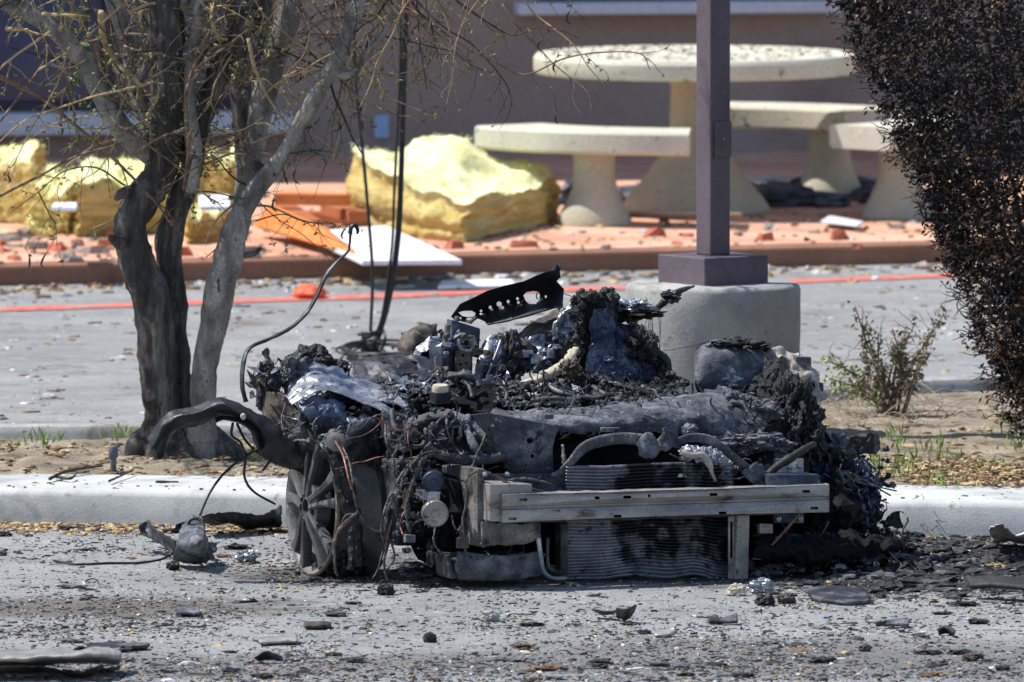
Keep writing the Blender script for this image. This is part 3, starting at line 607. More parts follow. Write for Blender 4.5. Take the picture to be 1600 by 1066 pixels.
for i in range(78000):
    y = rnd.uniform(-120, 705); xl = hleft(y) + 26 * noise.noise(V((y * .018, 3, 1))) + 13 * noise.noise(V((y * .07, 8, 1)))
    k = rnd.random() ** 1.25; x = xl + k * (1730 - xl) - 8 * rnd.random() ** 6 * 4
    dd = min(.62, .12 + (x - xl) * .0042); z = rnd.choice((-1, -1, 1)) * dd * rnd.random() ** .4
    p = at(x, y, HY + z)
    if p.z < .2 + .05 * noise.noise(V((x * .03, 0, 0))): continue
    if fbm(p * 7, 3) < (-.22 if y < 430 else -.02) - .2 * rnd.random(): continue
    if x - xl < 26 and rnd.random() < .3 * (1 + (y > 430) * .8): continue
    brown = .05 + .26 * max(0, (y - 480) / 220) + max(0, fbm(p * 4 + V((9, 2, 4)), 3) - .16) * .8
    hl.leaf(p, rnd.uniform(.009, .034), rnd.uniform(.003, .008), 1 if rnd.random() < brown else 0, rv() + V((-.5, -.3, -.25)))
stuff(obj('leaves', hl, [M['hleaf'], M['hleafb']], HG, fixn=False))
for i in range(520):
    y = rnd.uniform(-60, 690); xl = hleft(y); x = xl - 14 + 200 * rnd.random() ** 1.8; z = rnd.uniform(-.45, .2)
    p = at(x, y, HY + z); S = [p]; d = V((-.5, -.2, rnd.uniform(-.2, .6))) + rv() * .5
    for k in range(4): d = (d + rv() * .5).normalized(); S.append(S[-1] + d * rnd.uniform(.01, .028))
    hs.tube(S, [.0032, .001], 4, 9, 0, 1)
for i in range(9):
    a = at(1640 + i * 12, 690, HY + rnd.uniform(-.2, .2)); b = at(1440 + i * 30, rnd.uniform(-200, 200), HY + rnd.uniform(-.3, .3))
    hs.tube([V((a.x, a.y, .05)), a.lerp(b, .4) + rv() * .06, b], [.014, .01, .004], 6, 20, .2, 20)
stuff(obj('twigs', hs, M['twigd'], HG, smooth=True, fixn=False))

# ------------------------------------------------------------------ small plants, grass and litter in the planter
M['leafy'] = pmat('bright_leaf', [lin(104, 128, 58), lin(138, 160, 82)], 30, .6, 0, 0)
M['leafo'] = pmat('dull_leaf', [lin(70, 72, 54), lin(98, 98, 74), lin(122, 118, 92)], 30, .7, 0, 0)
M['straw'] = pmat('dry_straw', [lin(150, 138, 124), lin(188, 176, 160)], 30, .9, 0, 0)
BC = gr(1392, 652, .12); BY = BC.y
BU = thing('shrub', BC, 'small half-dead shrub with dull green leaves in the planter beside the hedge', 'shrub')
bs = MB(); bl = MB()
ends = [(1336, 478), (1352, 510), (1372, 520), (1395, 515), (1430, 505), (1462, 500), (1445, 540), (1420, 560), (1405, 545), (1358, 560), (1380, 570), (1440, 585), (1300, 565), (1290, 590), (1310, 610), (1330, 600), (1285, 560), (1345, 530), (1412, 530), (1476, 490)]
for x, y in ends:
    b = at(x, y, BY + rnd.uniform(-.25, .25)); a = BC + V((rnd.uniform(-.05, .05), rnd.uniform(-.05, .05), 0))
    m = a.lerp(b, .5) + V((rnd.uniform(-.03, .03), 0, .03)); bs.tube([a, m, b], [.006, .004, .0018], 5, 16, .1, 30)
    C = crom([a, m, b], 30)
    for i in range(8, 30):
        for k in range(rnd.randint(2, 4)):
            bl.leaf(C[i] + rv() * .02, rnd.uniform(.014, .034), rnd.uniform(.004, .008), (1 if x < 1325 else 0) if rnd.random() < .8 else 2)
        if rnd.random() < .2:
            S = [C[i]]; d = rv() + V((0, 0, .4))
            for k in range(3): d = (d + rv() * .4).normalized(); S.append(S[-1] + d * .03)
            bs.tube(S, [.002, .0008], 4, 8)
obj('stems', bs, M['twig'], BU, smooth=True); stuff(obj('leaves', bl, [M['leafo'], M['leafy'], M['straw']], BU, fixn=False))
g = MB()
for i in range(420):                                   # dead straw under the shrub
    p = gr(rnd.gauss(1370, 75), rnd.uniform(618, 672), .12); S = [p]; d = V((rnd.uniform(-1, 1), rnd.uniform(-.5, .5), rnd.uniform(.05, .7)))
    for k in range(3): d = (d + rv() * .35 + V((0, 0, -.25))).normalized(); S.append(S[-1] + d * rnd.uniform(.03, .07))
    g.tube(S, [.0018, .0008], 4, 8)
tag(obj('dry_grass', g, M['straw'], loc=BC, smooth=True, fixn=False), 'pale dead straw lying round the small shrub', 'dry grass', kind='stuff')
g = MB()
M['grass'] = pmat('green_grass', [lin(96, 128, 48), lin(128, 158, 66)], 30, .6, 0, 0)
spots = [(1400, 690), (1440, 720), (1380, 735), (1420, 745), (1500, 722), (1465, 700), (1545, 690), (1530, 735), (1590, 690), (1490, 760), (1360, 705), (64, 690), (58, 700), (184, 690), (200, 686), (420, 718), (400, 712), (1575, 665), (1350, 725), (1600, 705)]
for x, y in spots:
    c = gr(x, y, .12)
    for k in range(rnd.randint(14, 30)):
        p = c + V((rnd.gauss(0, .05), rnd.gauss(0, .12), 0)); g.leaf(p, rnd.uniform(.025, .07), rnd.uniform(.002, .005), 0, V((rnd.uniform(-.6, .6), rnd.uniform(-.5, .5), 1)))
tag(obj('grass', g, M['grass'], loc=gr(1440, 720, .12), fixn=False), 'short bright green grass sprouts growing in the planter soil', 'grass', kind='stuff')
g = MB()
M['lit1'] = pmat('litter_brown', [lin(90, 66, 44), lin(132, 102, 70)], 30, .9, 0, 0); M['lit2'] = pmat('litter_tan', [lin(168, 140, 100), lin(196, 172, 130)], 30, .9, 0, 0); M['lit3'] = pmat('litter_dark', [lin(40, 34, 30), lin(70, 58, 50)], 30, .9, 0, 0)
def soil_ok(x, y):                                     # between the kerbs
    p = gr(x, y, .12); f = (p - (KL + kn * .67)).dot(kn); return f > 0
for i in range(5200):
    x = rnd.uniform(-60, 1660); y = rnd.uniform(690, 770) if x < 900 else rnd.uniform(640, 790)
    if not soil_ok(x, y): continue
    if x > 1200 and y < 730 and rnd.random() < .55: continue
    if fbm(V((x * .02, y * .06, 0)), 3) < -.15: continue
    g.shard(gr(x, y, .125 + rnd.uniform(0, .012)), rnd.uniform(.004, .016), .35, rnd.choice((0, 0, 1, 2) if x < 900 or y < 740 else (0, 1, 1, 0, 2)))
for i in range(2600):
    x = rnd.gauss(1560, 90); y = rnd.uniform(715, 795)
    if not soil_ok(x, y) or x > 1680: continue
    g.shard(gr(x, y, .125 + rnd.uniform(0, .012)), rnd.uniform(.005, .015), .4, rnd.choice((0, 0, 1, 1, 2)))
tag(obj('leaf_litter', g, [M['lit1'], M['lit2'], M['lit3']], loc=gr(800, 720, .12), fixn=False), 'brown and tan leaf litter covering the planter soil', 'leaf litter', kind='stuff')
# sprinkler riser, sticks on the kerb
c = gr(177, 738, .12); g = MB(); SP = thing('sprinkler_riser', c, 'small dark grey sprinkler riser standing behind the kerb left of the tree', 'sprinkler')
M['pvc'] = pmat('grey_pvc', [lin(84, 88, 96), lin(104, 108, 116)], 20, .6, 0, .2)
s_ = mpp(c.y); g.lathe([(5 * s_, 0), (5 * s_, 28 * s_)], c, (0, 0, 1), 16); obj('pipe', g, M['pvc'], SP, auto=40)
g = MB(); g.lathe([(6 * s_, 22 * s_), (7.5 * s_, 25 * s_), (7.5 * s_, 38 * s_), (6.5 * s_, 41 * s_), (3 * s_, 42 * s_)], c, (0, 0, 1), 16); obj('cap', g, M['pvc'], SP, auto=40)
def stick(P, r, label, mat='lit3', cat='stick', h=.13):
    g = MB(); Q = [gr(x, y, h + .006) + V((0, 0, dz)) for x, y, dz in P]; g.tube(Q, [r * 1.1, r * .9, r * .6], 6, len(P) * 6, .3, 30)
    return tag(obj('stick', g, M[mat], loc=Q[0], smooth=True), label, cat)
stick([(78, 748, .0), (100, 742, .01), (130, 737, .012), (160, 734, .014)], .006, 'forked brown twig lying on the left kerb in front of the sprinkler riser')
stick([(170, 752, 0), (190, 745, .004), (208, 738, .008)], .004, 'thin straight stick lying on the kerb right of the sprinkler riser')
stick([(243, 753, 0), (262, 753, 0), (279, 753, 0)], .005, 'short dark stick lying flat on the kerb below the tree')
stick([(85, 744, 0), (108, 748, 0), (118, 744, .004)], .006, 'stubby bark piece beside the forked twig on the kerb')

# ------------------------------------------------------------------ cables that hang from above
M['cable'] = pmat('black_cable', [lin(14, 14, 16), lin(30, 30, 34)], 20, .5, 0, .2)
cy = gr(578, 560, 0).y; cb = V((at(578, 560, cy).x, cy, 0))
CB = thing('hanging_cables', cb, 'black cables hanging down beside the tree to a tangled coil behind the wreck', 'cables')
def cab(P, r): g = MB(); g.tube([at(x, y, cy + (q[0] if q else 0)) for x, y, *q in P], r, 8, len(P) * 8); return obj('cable', g, M['cable'], CB, smooth=True)
S_ = mpp(cy)
cab([(552, -200), (553, 30), (556, 130), (568, 250), (576, 340), (582, 430), (579, 520)], 2.6 * S_)
cab([(636, -200), (634, 0), (630, 120), (626, 260), (620, 370), (606, 470), (588, 530)], 3.0 * S_)
cab([(641, -200), (637, 0), (633, 130), (629, 260), (624, 370), (610, 465), (592, 530)], 2.6 * S_)
cab([(632, -200), (627, 0), (625, 110), (621, 200), (616, 300), (612, 390), (598, 490), (584, 530)], 2.2 * S_)
for k in range(9):
    cx, c_y = 590 + rnd.uniform(-20, 20), 549 + rnd.uniform(-6, 4); P = []
    rx, ry = rnd.uniform(30, 72), rnd.uniform(6, 14); a0 = rnd.uniform(0, 6)
    for j in range(9): P.append((cx + rx * math.cos(a0 + j * .6), c_y + ry * math.sin(a0 + j * .6), math.sin(a0 + j * .6) * -.35))
    cab(P, rnd.uniform(1.6, 2.6) * S_)
for k in range(6): cab([(566 + k * 6, 520, .02), (572 + rnd.uniform(-16, 16), 535, -.02), (568 + k * 5, 552, .03)], 3 * S_)
cab([(560, 523), (580, 520, -.05), (600, 518)], 2.5 * S_); cab([(598, 516), (602, 530, -.04), (596, 548)], 2.2 * S_)
# ------------------------------------------------------------------ the burnt-out car
def K(px, py, dv=0.0): return at(px, py, -.55 + (px - 790) * .001 + dv)
PXM = mpp(0)                                           # metres per photo pixel at the wreck
CC = V((K(960, 900).x, .25, 0))
CAR = thing('burnt_car', CC, 'burnt-out front half of a car, ash grey and black, collapsed on the asphalt', 'car wreck')
def sheet(name, rows, mat, th=.004, nu=40, nv_=14, amp=.006, freq=14, ragged=0, smooth=True, parent=None, crinkle=0):
    rs = [crom([K(*p) for p in r], nu) for r in rows]; cols = [crom([r[j] for r in rs], nv_) for j in range(nu)]
    G = [[cols[j][i] for j in range(nu)] for i in range(nv_)]
    if crinkle:                                        # sharp folds as in torn, heated sheet metal
        for row in G:
            for j, p in enumerate(row):
                q = p * freq * .8; row[j] = p + V((abs(noise.noise(q)) - .25, abs(noise.noise(q + V((9, 4, 2)))) - .25, abs(noise.noise(q + V((2, 8, 5)))) - .25)) * crinkle
    keep = None
    if ragged:
        def keep(i, j):
            e = min(i, nv_ - 2 - i, j, nu - 2 - j); p = G[i][j]
            return e > 2 * ragged * (noise.noise(p * 30) + .35) + 0 or e > 3
    g = MB(); g.grid(G, keep=keep); g.rough(amp, freq, 4)
    return obj(name, g, M[mat] if isinstance(mat, str) else mat, parent or CAR, smooth=smooth, solid=th, fixn=False)
def blob(name, px, py, dv, rx, ry, rd, mat, amp=.35, freq=2.2, sub=5, smooth=False, parent=None, seed=None):
    g = MB(); g.lump(K(px, py, dv), (rx * PXM, rd, ry * PXM), amp, freq, sub, seed=seed, oct=7); return obj(name, g, M[mat], parent or CAR, smooth=smooth)
def pipe(name, P, r, mat, seg=8, amp=.08, fr=30, parent=None, flat=1, n=None):
    g = MB(); rr = [x * PXM for x in r] if isinstance(r, (list, tuple)) else r * PXM
    g.tube([K(*p) for p in P], rr, seg, n or len(P) * 8, amp, fr, 0, flat); return obj(name, g, M[mat], parent or CAR, smooth=True)
def kbox(g, x0, y0, x1, y1, dv, depth, mi=0, skew=0):   # box with its front face on a photo rectangle
    a, b, c = K(x0, y1, dv), K(x1, y1 + skew, dv), K(x0, y0, dv); dp = V((-.39, .92, 0)) * depth
    g.obox(a, b - a, dp, c - a, mi)

# --- bumper beam: slotted upper and lower flange with a recessed channel between
bl_, br_ = K(787, 817, 0), K(1298, 801, .02); bh = 43 * PXM; bu = br_ - bl_; bd = V((-.39, .92, 0))
def BF(x, y, d=0): return bl_ + bu * ((x - 787) / 511) + V((0, 0, (1 - (y - 773 + (x - 787) * 16.5 / 511 * 1) / 44) * bh)) + bd * (d + .012 * ((x - 1042) / 256) ** 2 + .004 * noise.noise(V((x * .02, y * .03, 3)))) + V((0, 0, .0035 * noise.noise(V((x * .013, 5, 0)))))
def bslot(cx, cy, w=7, h=2.3):
    yy = cy + (cx - 787) * 0; return [(cx + w * math.cos(t) ** 1 * (1 if abs(math.cos(t)) < .2 else 1), yy + h * math.sin(t)) for t in [i * math.pi / 8 for i in range(16)]]
def sl(cx, t, w=6.5):                                  # t: 0 top of the beam, 1 bottom
    y = 773 + 44 * t - (cx - 787) * 16.5 / 511
    return [(cx + s * w, y + v) for s, v in ((-1, 0), (-.85, -2.2), (.85, -2.2), (1, 0), (.85, 2.2), (-.85, 2.2))]
def bline(t): return lambda x: 773 + 44 * t - (x - 787) * 16.5 / 511
g = MB(); ya, yb, yc, yd = bline(0), bline(.42), bline(.56), bline(1); X0, X1 = 787, 1298
fn = lambda x, y: BF(x, y)
g.plate([(X0, ya(X0)), (X1, ya(X1)), (X1, yb(X1)), (X0, yb(X0))], [sl(819, .2), sl(932, .2, 4), sl(979, .2), sl(1013, .19, 2), sl(1114, .2), sl(1261, .22)], fn, bd * .003)
g.plate([(X0, yc(X0)), (X1, yc(X1)), (X1, yd(X1)), (X0, yd(X0))], [sl(803, .88), sl(964, .88), sl(1128, .88), sl(1274, .85)], fn, bd * .003)
for (f0, f1, d0, d1) in ((yb, bline(.46), 0, .009), (bline(.46), bline(.52), .009, .009), (bline(.52), yc, .009, 0)):
    g.add([BF(X0, f0(X0), d0), BF(X1, f0(X1), d0), BF(X1, f1(X1), d1), BF(X0, f1(X0), d1)], [[0, 1, 2, 3]])
for f0, s in ((ya, 1), (yd, -1)):                      # top and bottom webs
    G = []
    for i in range(41):
        x = X0 + (X1 - X0) * i / 40; dent = (.006 * noise.noise(V((x * .05, s * 3, 0))))
        G.append([BF(x, f0(x), 0), BF(x, f0(x), .02) + V((0, 0, s * .004 + dent * .4)), BF(x, f0(x), .075) + V((0, 0, dent))])
    g.grid(G)
g.add([BF(X0, ya(X0)), BF(X0, yd(X0)), BF(X0, yd(X0), .075), BF(X0, ya(X0), .075)], [[0, 1, 2, 3]])
g.add([BF(X1, ya(X1)), BF(X1, yd(X1)), BF(X1, yd(X1), .075), BF(X1, ya(X1), .075)], [[0, 1, 2, 3]])
BB = obj('bumper_beam', g, M['bumper'], CAR, bevel=.0015)
g = MB(); g.add([BF(X0 + 3, bline(.06)(X0), .06), BF(X1 - 3, bline(.06)(X1), .06), BF(X1 - 3, bline(.94)(X1), .06), BF(X0 + 3, bline(.94)(X0), .06)], [[0, 1, 2, 3]]); obj('back_web', g, M['dark'], BB)  # black puts the shade behind the slots into the colour
# crash boxes and mounting flanges
g = MB(); kbox(g, 765, 757, 832, 815, .03, .16); g.rough(.004, 14, 3); obj('crash_box', g, M['bumper'], CAR, bevel=.004)
g = MB(); kbox(g, 1205, 742, 1282, 800, .05, .2); obj('crash_box', g, M['bluesteel'], CAR, bevel=.004)
g = MB(); kbox(g, 746, 733, 757, 854, .1, .26); g.rough(.003, 12, 2); fl = obj('mounting_flange', g, M['sootbeam'], CAR, bevel=.002)
g = MB(); kbox(g, 757, 740, 886, 774, .24, .03); g.rough(.004, 10, 2); obj('mounting_plate', g, M['ashmetal'], CAR, bevel=.003)
for x, y in ((757, 741), (792, 741), (756, 828)):
    g = MB(); g.lathe([(.009, 0), (.009, -.006), (.006, -.008), (.006, -.013), (.002, -.014)], K(x, y, .09 if y > 800 or x < 780 else .235), bd, 6); obj('bolt', g, M['alu'], CAR)
g = MB(); kbox(g, 1212, 717, 1256, 742, .18, .02); rp = obj('mounting_plate', g, M['alu'], CAR, bevel=.002)
for x in (1218, 1250):
    g = MB(); g.lathe([(.009, 0), (.009, -.008), (.002, -.01)], K(x, 729, .178), bd, 12); obj('bolt', g, M['alu'], rp)
g = MB(); kbox(g, 1210, 800, 1256, 818, .08, .02); rp = obj('mounting_plate', g, M['bluesteel'], CAR, bevel=.002)
for x in (1216, 1250):
    g = MB(); g.lathe([(.009, 0), (.009, -.008), (.002, -.01)], K(x, 811, .078), bd, 12); obj('bolt', g, M['alu'], rp)
g = MB(); kbox(g, 1187, 819, 1208, 834, .09, .02); obj('bracket', g, M['bumper'], CAR, bevel=.002)
sheet('lower_rail', [[(750, 812, .06), (800, 815, .06), (846, 814, .07)], [(750, 840, .05), (800, 838, .05), (846, 832, .06)], [(752, 855, .06), (800, 852, .07), (846, 842, .08)]], 'sootbeam', .006, 40, 20, .006, 14, .2, True, None, .012)
g = MB(); kbox(g, 700, 868, 842, 905, .13, .2); g.rough(.006, 9, 3); obj('subframe', g, M['burnt'], CAR, bevel=.012)
sheet('subframe_skin', [[(716, 862, .1), (780, 868, .09), (845, 862, .1)], [(712, 885, .08), (780, 890, .07), (846, 884, .09)], [(718, 906, .1), (780, 908, .09), (846, 900, .1)]], 'slag', .004, 40, 16, .004, 20)

# --- radiator and condenser: fine tubes across the whole core
def core(x0, x1, yt, yb, dv, mat, wav, name, n=240):
    g = MB(); G = []
    for i in range(n):
        t = i / (n - 1); row = []
        for j in range(60):
            s = j / 59; x = x0 + (x1 - x0) * s
            y = (yt[0] * (1 - s) + yt[1] * s) * (1 - t) + (yb[0] * (1 - s) + yb[1] * s) * t
            y += wav * (math.sin(s * 7 + t * 2) * .5 + noise.noise(V((s * 4, t * 3, dv * 9)))) * (.2 + t) - 7 * wav * .2 * t * math.exp(-((s - .78) / .12) ** 2)
            f = abs((t * 34) % 1 - .5) * 2
            p = K(x, y, dv + .009 * f ** 1.5 + .012 * noise.noise(V((s * 5, t * 4, 7))))
            row.append(p)
        G.append(row)
    g.grid(G); g.rough(.0012, 120, 2); return obj(name, g, M[mat], CAR, smooth=True, solid=.003, fixn=False)
core(884, 1146, (728, 722), (906, 908), .16, 'fin', 6, 'radiator')
g = MB(); kbox(g, 876, 818, 888, 906, .13, .05); obj('side_tank', g, M['burnt'], CAR, bevel=.003)
g = MB()
def brk(x, y): return K(x, y, .1)
g.plate([(1138, 806), (1148, 806), (1147, 880), (1150, 884), (1150, 905), (1138, 905)], [[(1141, 815), (1145, 815), (1145, 872), (1141, 872)]], brk, bd * .004)
obj('side_bracket', g, M['bumper'], CAR)
g = MB(); g.plate([(1152, 806), (1171, 806), (1168, 912), (1149, 908)], [[(1150.5, 890), (1153.5, 890), (1153.5, 898), (1150.5, 898)]], lambda x, y: K(x, y, .085), bd * .03); g.rough(.002, 14, 2); obj('side_bracket', g, M['cream'], CAR, bevel=.002)
pipe('coolant_pipe', [(841, 840, .06), (845, 870, .05), (850, 893, .05), (862, 903, .05), (878, 904, .05), (884, 903, .06)], [4, 3.6, 3.6, 3.6], 'alu')
pipe('coolant_pipe', [(856, 840, .1), (856, 880, .09), (864, 892, .09), (882, 894, .09)], 2.6, 'burnt')
pipe('air_guide_strip', [(879, 695, .18), (881, 720, .18), (882, 735, .18)], [2, 3, 2], 'bumper', amp=.6, fr=90)

# --- inner masses that fill the engine bay, all soot-black
for x, y, d, rx, ry, rd in ((840, 770, .62, 130, 110, .32), (1010, 740, .55, 150, 90, .3), (1180, 760, .5, 90, 110, .3), (700, 790, .5, 80, 90, .25), (640, 720, .75, 60, 90, .25), (1290, 800, .5, 60, 70, .25), (930, 670, .95, 190, 50, .3), (1150, 680, .8, 110, 70, .3), (650, 655, .95, 90, 42, .25), (560, 650, 1.15, 80, 50, .2), (740, 640, .8, 90, 40, .25)):
    blob('engine_mass', x, y, d, rx, ry, rd, 'dark', .25, 2.5, 4)
# --- radiator support: upper crossmember, uprights, latch arm
sheet('upper_crossmember', [[(770, 640, .50), (860, 640, .50), (960, 628, .52), (1040, 620, .54), (1130, 612, .56), (1200, 622, .6)],
                            [(760, 652, .36), (850, 652, .34), (960, 646, .34), (1050, 640, .35), (1120, 636, .36), (1200, 652, .38)],
                            [(770, 664, .30), (850, 666, .28), (960, 660, .28), (1050, 656, .29), (1120, 662, .3), (1200, 690, .32)],
                            [(782, 680, .30), (860, 680, .29), (960, 676, .29), (1050, 676, .30), (1120, 688, .31), (1190, 716, .33)]], 'ashmetal', .006, 140, 50, .014, 13, .3)
def panel(x, y): return K(x, y, .26 + .02 * math.sin(x * .05) + .0006 * (y - 690))
ell = lambda cx, cy, rx, ry, n=14: [(cx + rx * math.cos(2 * math.pi * k / n), cy + ry * math.sin(2 * math.pi * k / n)) for k in range(n)]
g = MB(); g.plate([(738, 648), (764, 645), (800, 652), (860, 664), (874, 668), (868, 684), (864, 700), (866, 742), (845, 744), (800, 742), (788, 728), (786, 706), (766, 684), (746, 664)],
                  [ell(829, 689, 6, 5), ell(832, 713, 3, 3), ell(851, 725, 1.6, 1.6), ell(823, 728, 2, 2), ell(770, 664, 4, 2.6)], panel, bd * .012)
g.rough(.004, 14, 3); obj('radiator_support', g, M['ashmetal'], CAR, bevel=.003)
for x, y, w, h in ((812, 666, 18, 8), (848, 668, 26, 7), (955, 672, 28, 7), (858, 652, 14, 8)):
    g = MB(); kbox(g, x - w / 2, y - h / 2, x + w / 2, y + h / 2, .25, .03); g.rough(.003, 30, 2); obj('clip_bracket', g, M['ashmetal'], CAR, bevel=.002)
sheet('support_strut', [[(640, 655, .5), (690, 640, .46), (730, 652, .4), (770, 676, .34), (812, 690, .28)], [(640, 664, .47), (690, 652, .43), (730, 664, .37), (766, 690, .31), (806, 712, .26)], [(640, 672, .49), (688, 662, .45), (724, 676, .4), (758, 706, .34), (800, 730, .28)]], 'ashmetal', .005, 50, 12, .006, 14)
pipe('latch_arm', [(862, 744, .2), (876, 738, .19), (892, 722, .17), (912, 700, .16), (940, 689, .15), (975, 685, .14), (1004, 688, .14)], [6, 8, 9, 11, 11, 11, 11], 'ashmetal', 10, .06, 20, flat=.55)
sheet('hood_latch', [[(996, 690, .12), (1006, 672, .12), (1018, 670, .12), (1024, 684, .12), (1034, 670, .12), (1046, 668, .13), (1062, 680, .14)], [(996, 704, .11), (1008, 702, .1), (1020, 706, .1), (1028, 700, .1), (1040, 700, .1), (1050, 694, .12), (1062, 694, .13)], [(1000, 712, .12), (1012, 716, .11), (1022, 716, .11), (1030, 706, .11), (1042, 704, .11), (1052, 700, .12), (1062, 700, .13)]], 'ashmetal', .006, 40, 12, .005, 30, .4)
pipe('latch_arm', [(1056, 690, .13), (1080, 684, .13), (1104, 686, .13), (1124, 696, .13), (1150, 718, .14), (1176, 736, .15), (1192, 748, .16)], [7, 9, 8, 7, 7, 6, 8], 'ashmetal', 10, .06, 20, flat=.6)
sheet('bent_bracket', [[(1160, 738, .13), (1178, 724, .13), (1192, 726, .14)], [(1170, 752, .12), (1184, 744, .12), (1194, 744, .13)], [(1186, 760, .13), (1190, 758, .13), (1194, 756, .14)]], 'ashmetal', .005, 16, 12, .005, 25)
pipe('burnt_strut', [(1186, 748, .14), (1206, 736, .14), (1240, 712, .14), (1272, 694, .2)], [7, 6, 7, 5], 'char', 8, .4, 25)
sheet('crumpled_foil', [[(1060, 700, .2), (1080, 694, .2), (1110, 698, .2), (1140, 710, .2)], [(1064, 712, .15), (1084, 706, .15), (1112, 712, .15), (1140, 722, .16)], [(1070, 720, .16), (1090, 720, .15), (1112, 724, .15), (1138, 734, .17)]], 'alu', .002, 60, 24, .008, 50, .3, False, None, .02)
pipe('broken_stub', [(1066, 708, .1), (1080, 712, .09), (1096, 711, .09), (1106, 720, .09), (1112, 738, .09), (1118, 752, .1)], [4, 5, 5, 7, 3, 2], 'cream', 8, .3, 30)

# --- left front: wheel
WN = V((-.925, -.38, .02)).normalized(); wup = (V((0, 0, 1)) - WN * WN.z).normalized(); ws = wup.cross(WN)
WRAD = .2325; WC = at(487, 801, 0.0); WC.z = WRAD + .002
WH = thing('w', WC, 'x', 'x'); WH.name = 'wheel'; del WH['label']; del WH['category']; WH.parent = CAR; WH.location = (0, 0, 0); ORG[WH.name] = ORG[CAR.name]
def WP(u, v, d=0): return WC + ws * u + wup * v + WN * d
g = MB(); r = WRAD
g.lathe([(r * .975, .004), (r, 0), (r * 1.0, -.010), (r * .955, -.016), (r * .925, -.03), (r * .90, -.06), (r * .89, -.14), (r * .92, -.17), (r * .95, -.185), (r, -.195), (r, -.203), (r * .96, -.206), (r * .88, -.17), (r * .86, -.06), (r * .885, -.02), (r * .93, -.002)], WC, WN, 96, cap=False)
g.add([], []); n0 = len(g.v); kx = 16; fs = [[(kx - 1) * 96 + k, (kx - 1) * 96 + (k + 1) % 96, (k + 1) % 96, k] for k in range(96)]; g.f += fs; g.m += [0] * 96
g.rough(.0015, 12, 2); obj('rim_barrel', g, M['barrel'], WH, auto=30)
g = MB(); g.lathe([(r * .975, .0045), (r * 1.003, .001), (r * 1.003, -.009), (r * .97, -.012), (r * .965, 0)], WC, WN, 96, cap=False); obj('rim_lip', g, M['rimlip'], WH, auto=30)
for k in range(5):                                     # five twin spokes
    a0 = 2 * math.pi * (k + .28) / 5
    for s in (-1, 1):
        g = MB()
        def pol(rr, off, d): a = a0 + off; return WP(rr * math.cos(a), rr * math.sin(a), d)
        st = [(.040, s * .34, .028, .50), (.075, s * .235, .024, .24), (.13, s * .20, .014, .165), (.18, s * .21, .008, .16), (.219, s * .225, .004, .18)]
        rows = []
        for rr, off, d, hw in st:
            hw *= .56
            rows.append([pol(rr, off - hw, d - .014), pol(rr, off - hw * .85, d - .002), pol(rr, off + hw * .3 * s, d + .002), pol(rr, off + hw * .85, d - .002), pol(rr, off + hw, d - .014), pol(rr, off + hw * .8, d - .034), pol(rr, off - hw * .8, d - .034)])
        rows = [q + q[:1] for q in rows]; g.grid(rows); g.add(rows[-1][:-1], [list(range(7))]); g.add(rows[0][:-1], [list(range(7))])
        obj('spoke', g, M['rim'], WH, auto=32)
g = MB()
lugs = [(.055 * math.cos(2 * math.pi * (k + .78) / 5), .055 * math.sin(2 * math.pi * (k + .78) / 5)) for k in range(5)]
g.plate(ell(0, 0, .082, .082, 40), [ell(0, 0, .026, .026, 18)] + [ell(x, y, .0125, .0125, 12) for x, y in lugs], lambda x, y: WP(x, y, .024 - 6 * (x * x + y * y) * .3), WN * -.05); hub = obj('hub', g, M['rim'], WH, auto=40)
g = MB(); g.lathe([(.08, -.028), (.08, -.03)], WC, WN, 32); obj('hub_back', g, M['dark'], hub)
for x, y in lugs:
    g = MB(); g.lathe([(.008, -.02), (.008, .004), (.005, .008), (.004, .012), (.001, .013)], WP(x, y, 0), WN, 8); obj('lug_nut', g, M['barrel'], hub)
g = MB(); g.lathe([(.195, -.06), (.195, -.075), (.1, -.08)], WC, WN, 64); g.lathe([(.1, -.04), (.1, -.06)], WC, WN, 48); obj('brake_disc', g, M['dark'], WH, auto=30)  # sooty disc, widened and blackened to paint the shade behind the spokes
g = MB()                                               # what is left of the tyre: charred cord on the lower barrel
for i in range(60):
    a = rnd.uniform(2.4, 5.6); h = -rnd.uniform(.02, .17); rr = r * rnd.uniform(.93, 1.0); p = WC + (ws * math.cos(a) + wup * math.sin(a)) * rr + WN * h
    if p.z < .02: p.z = .02
    g.lump(p, (rnd.uniform(.008, .02), rnd.uniform(.008, .02), rnd.uniform(.01, .03)), .5, 2, 2)
stuff(obj('tyre_remains', g, M['char'], WH))
g = MB(); wy = WC.y
for (P, rd) in (([(500, 705), (520, 720), (532, 760), (545, 800), (552, 850), (548, 890)], 9), ([(520, 700), (538, 740), (546, 790), (556, 830), (560, 885)], 11), ([(510, 700), (530, 706), (556, 712)], 6)):
    g.tube([at(x, y, wy - .24) for x, y in P], [rd * PXM * .6, rd * PXM, rd * PXM * .7], 8, 40, .5, 40)
stuff(obj('charred_cord', g, M['char'], WH))

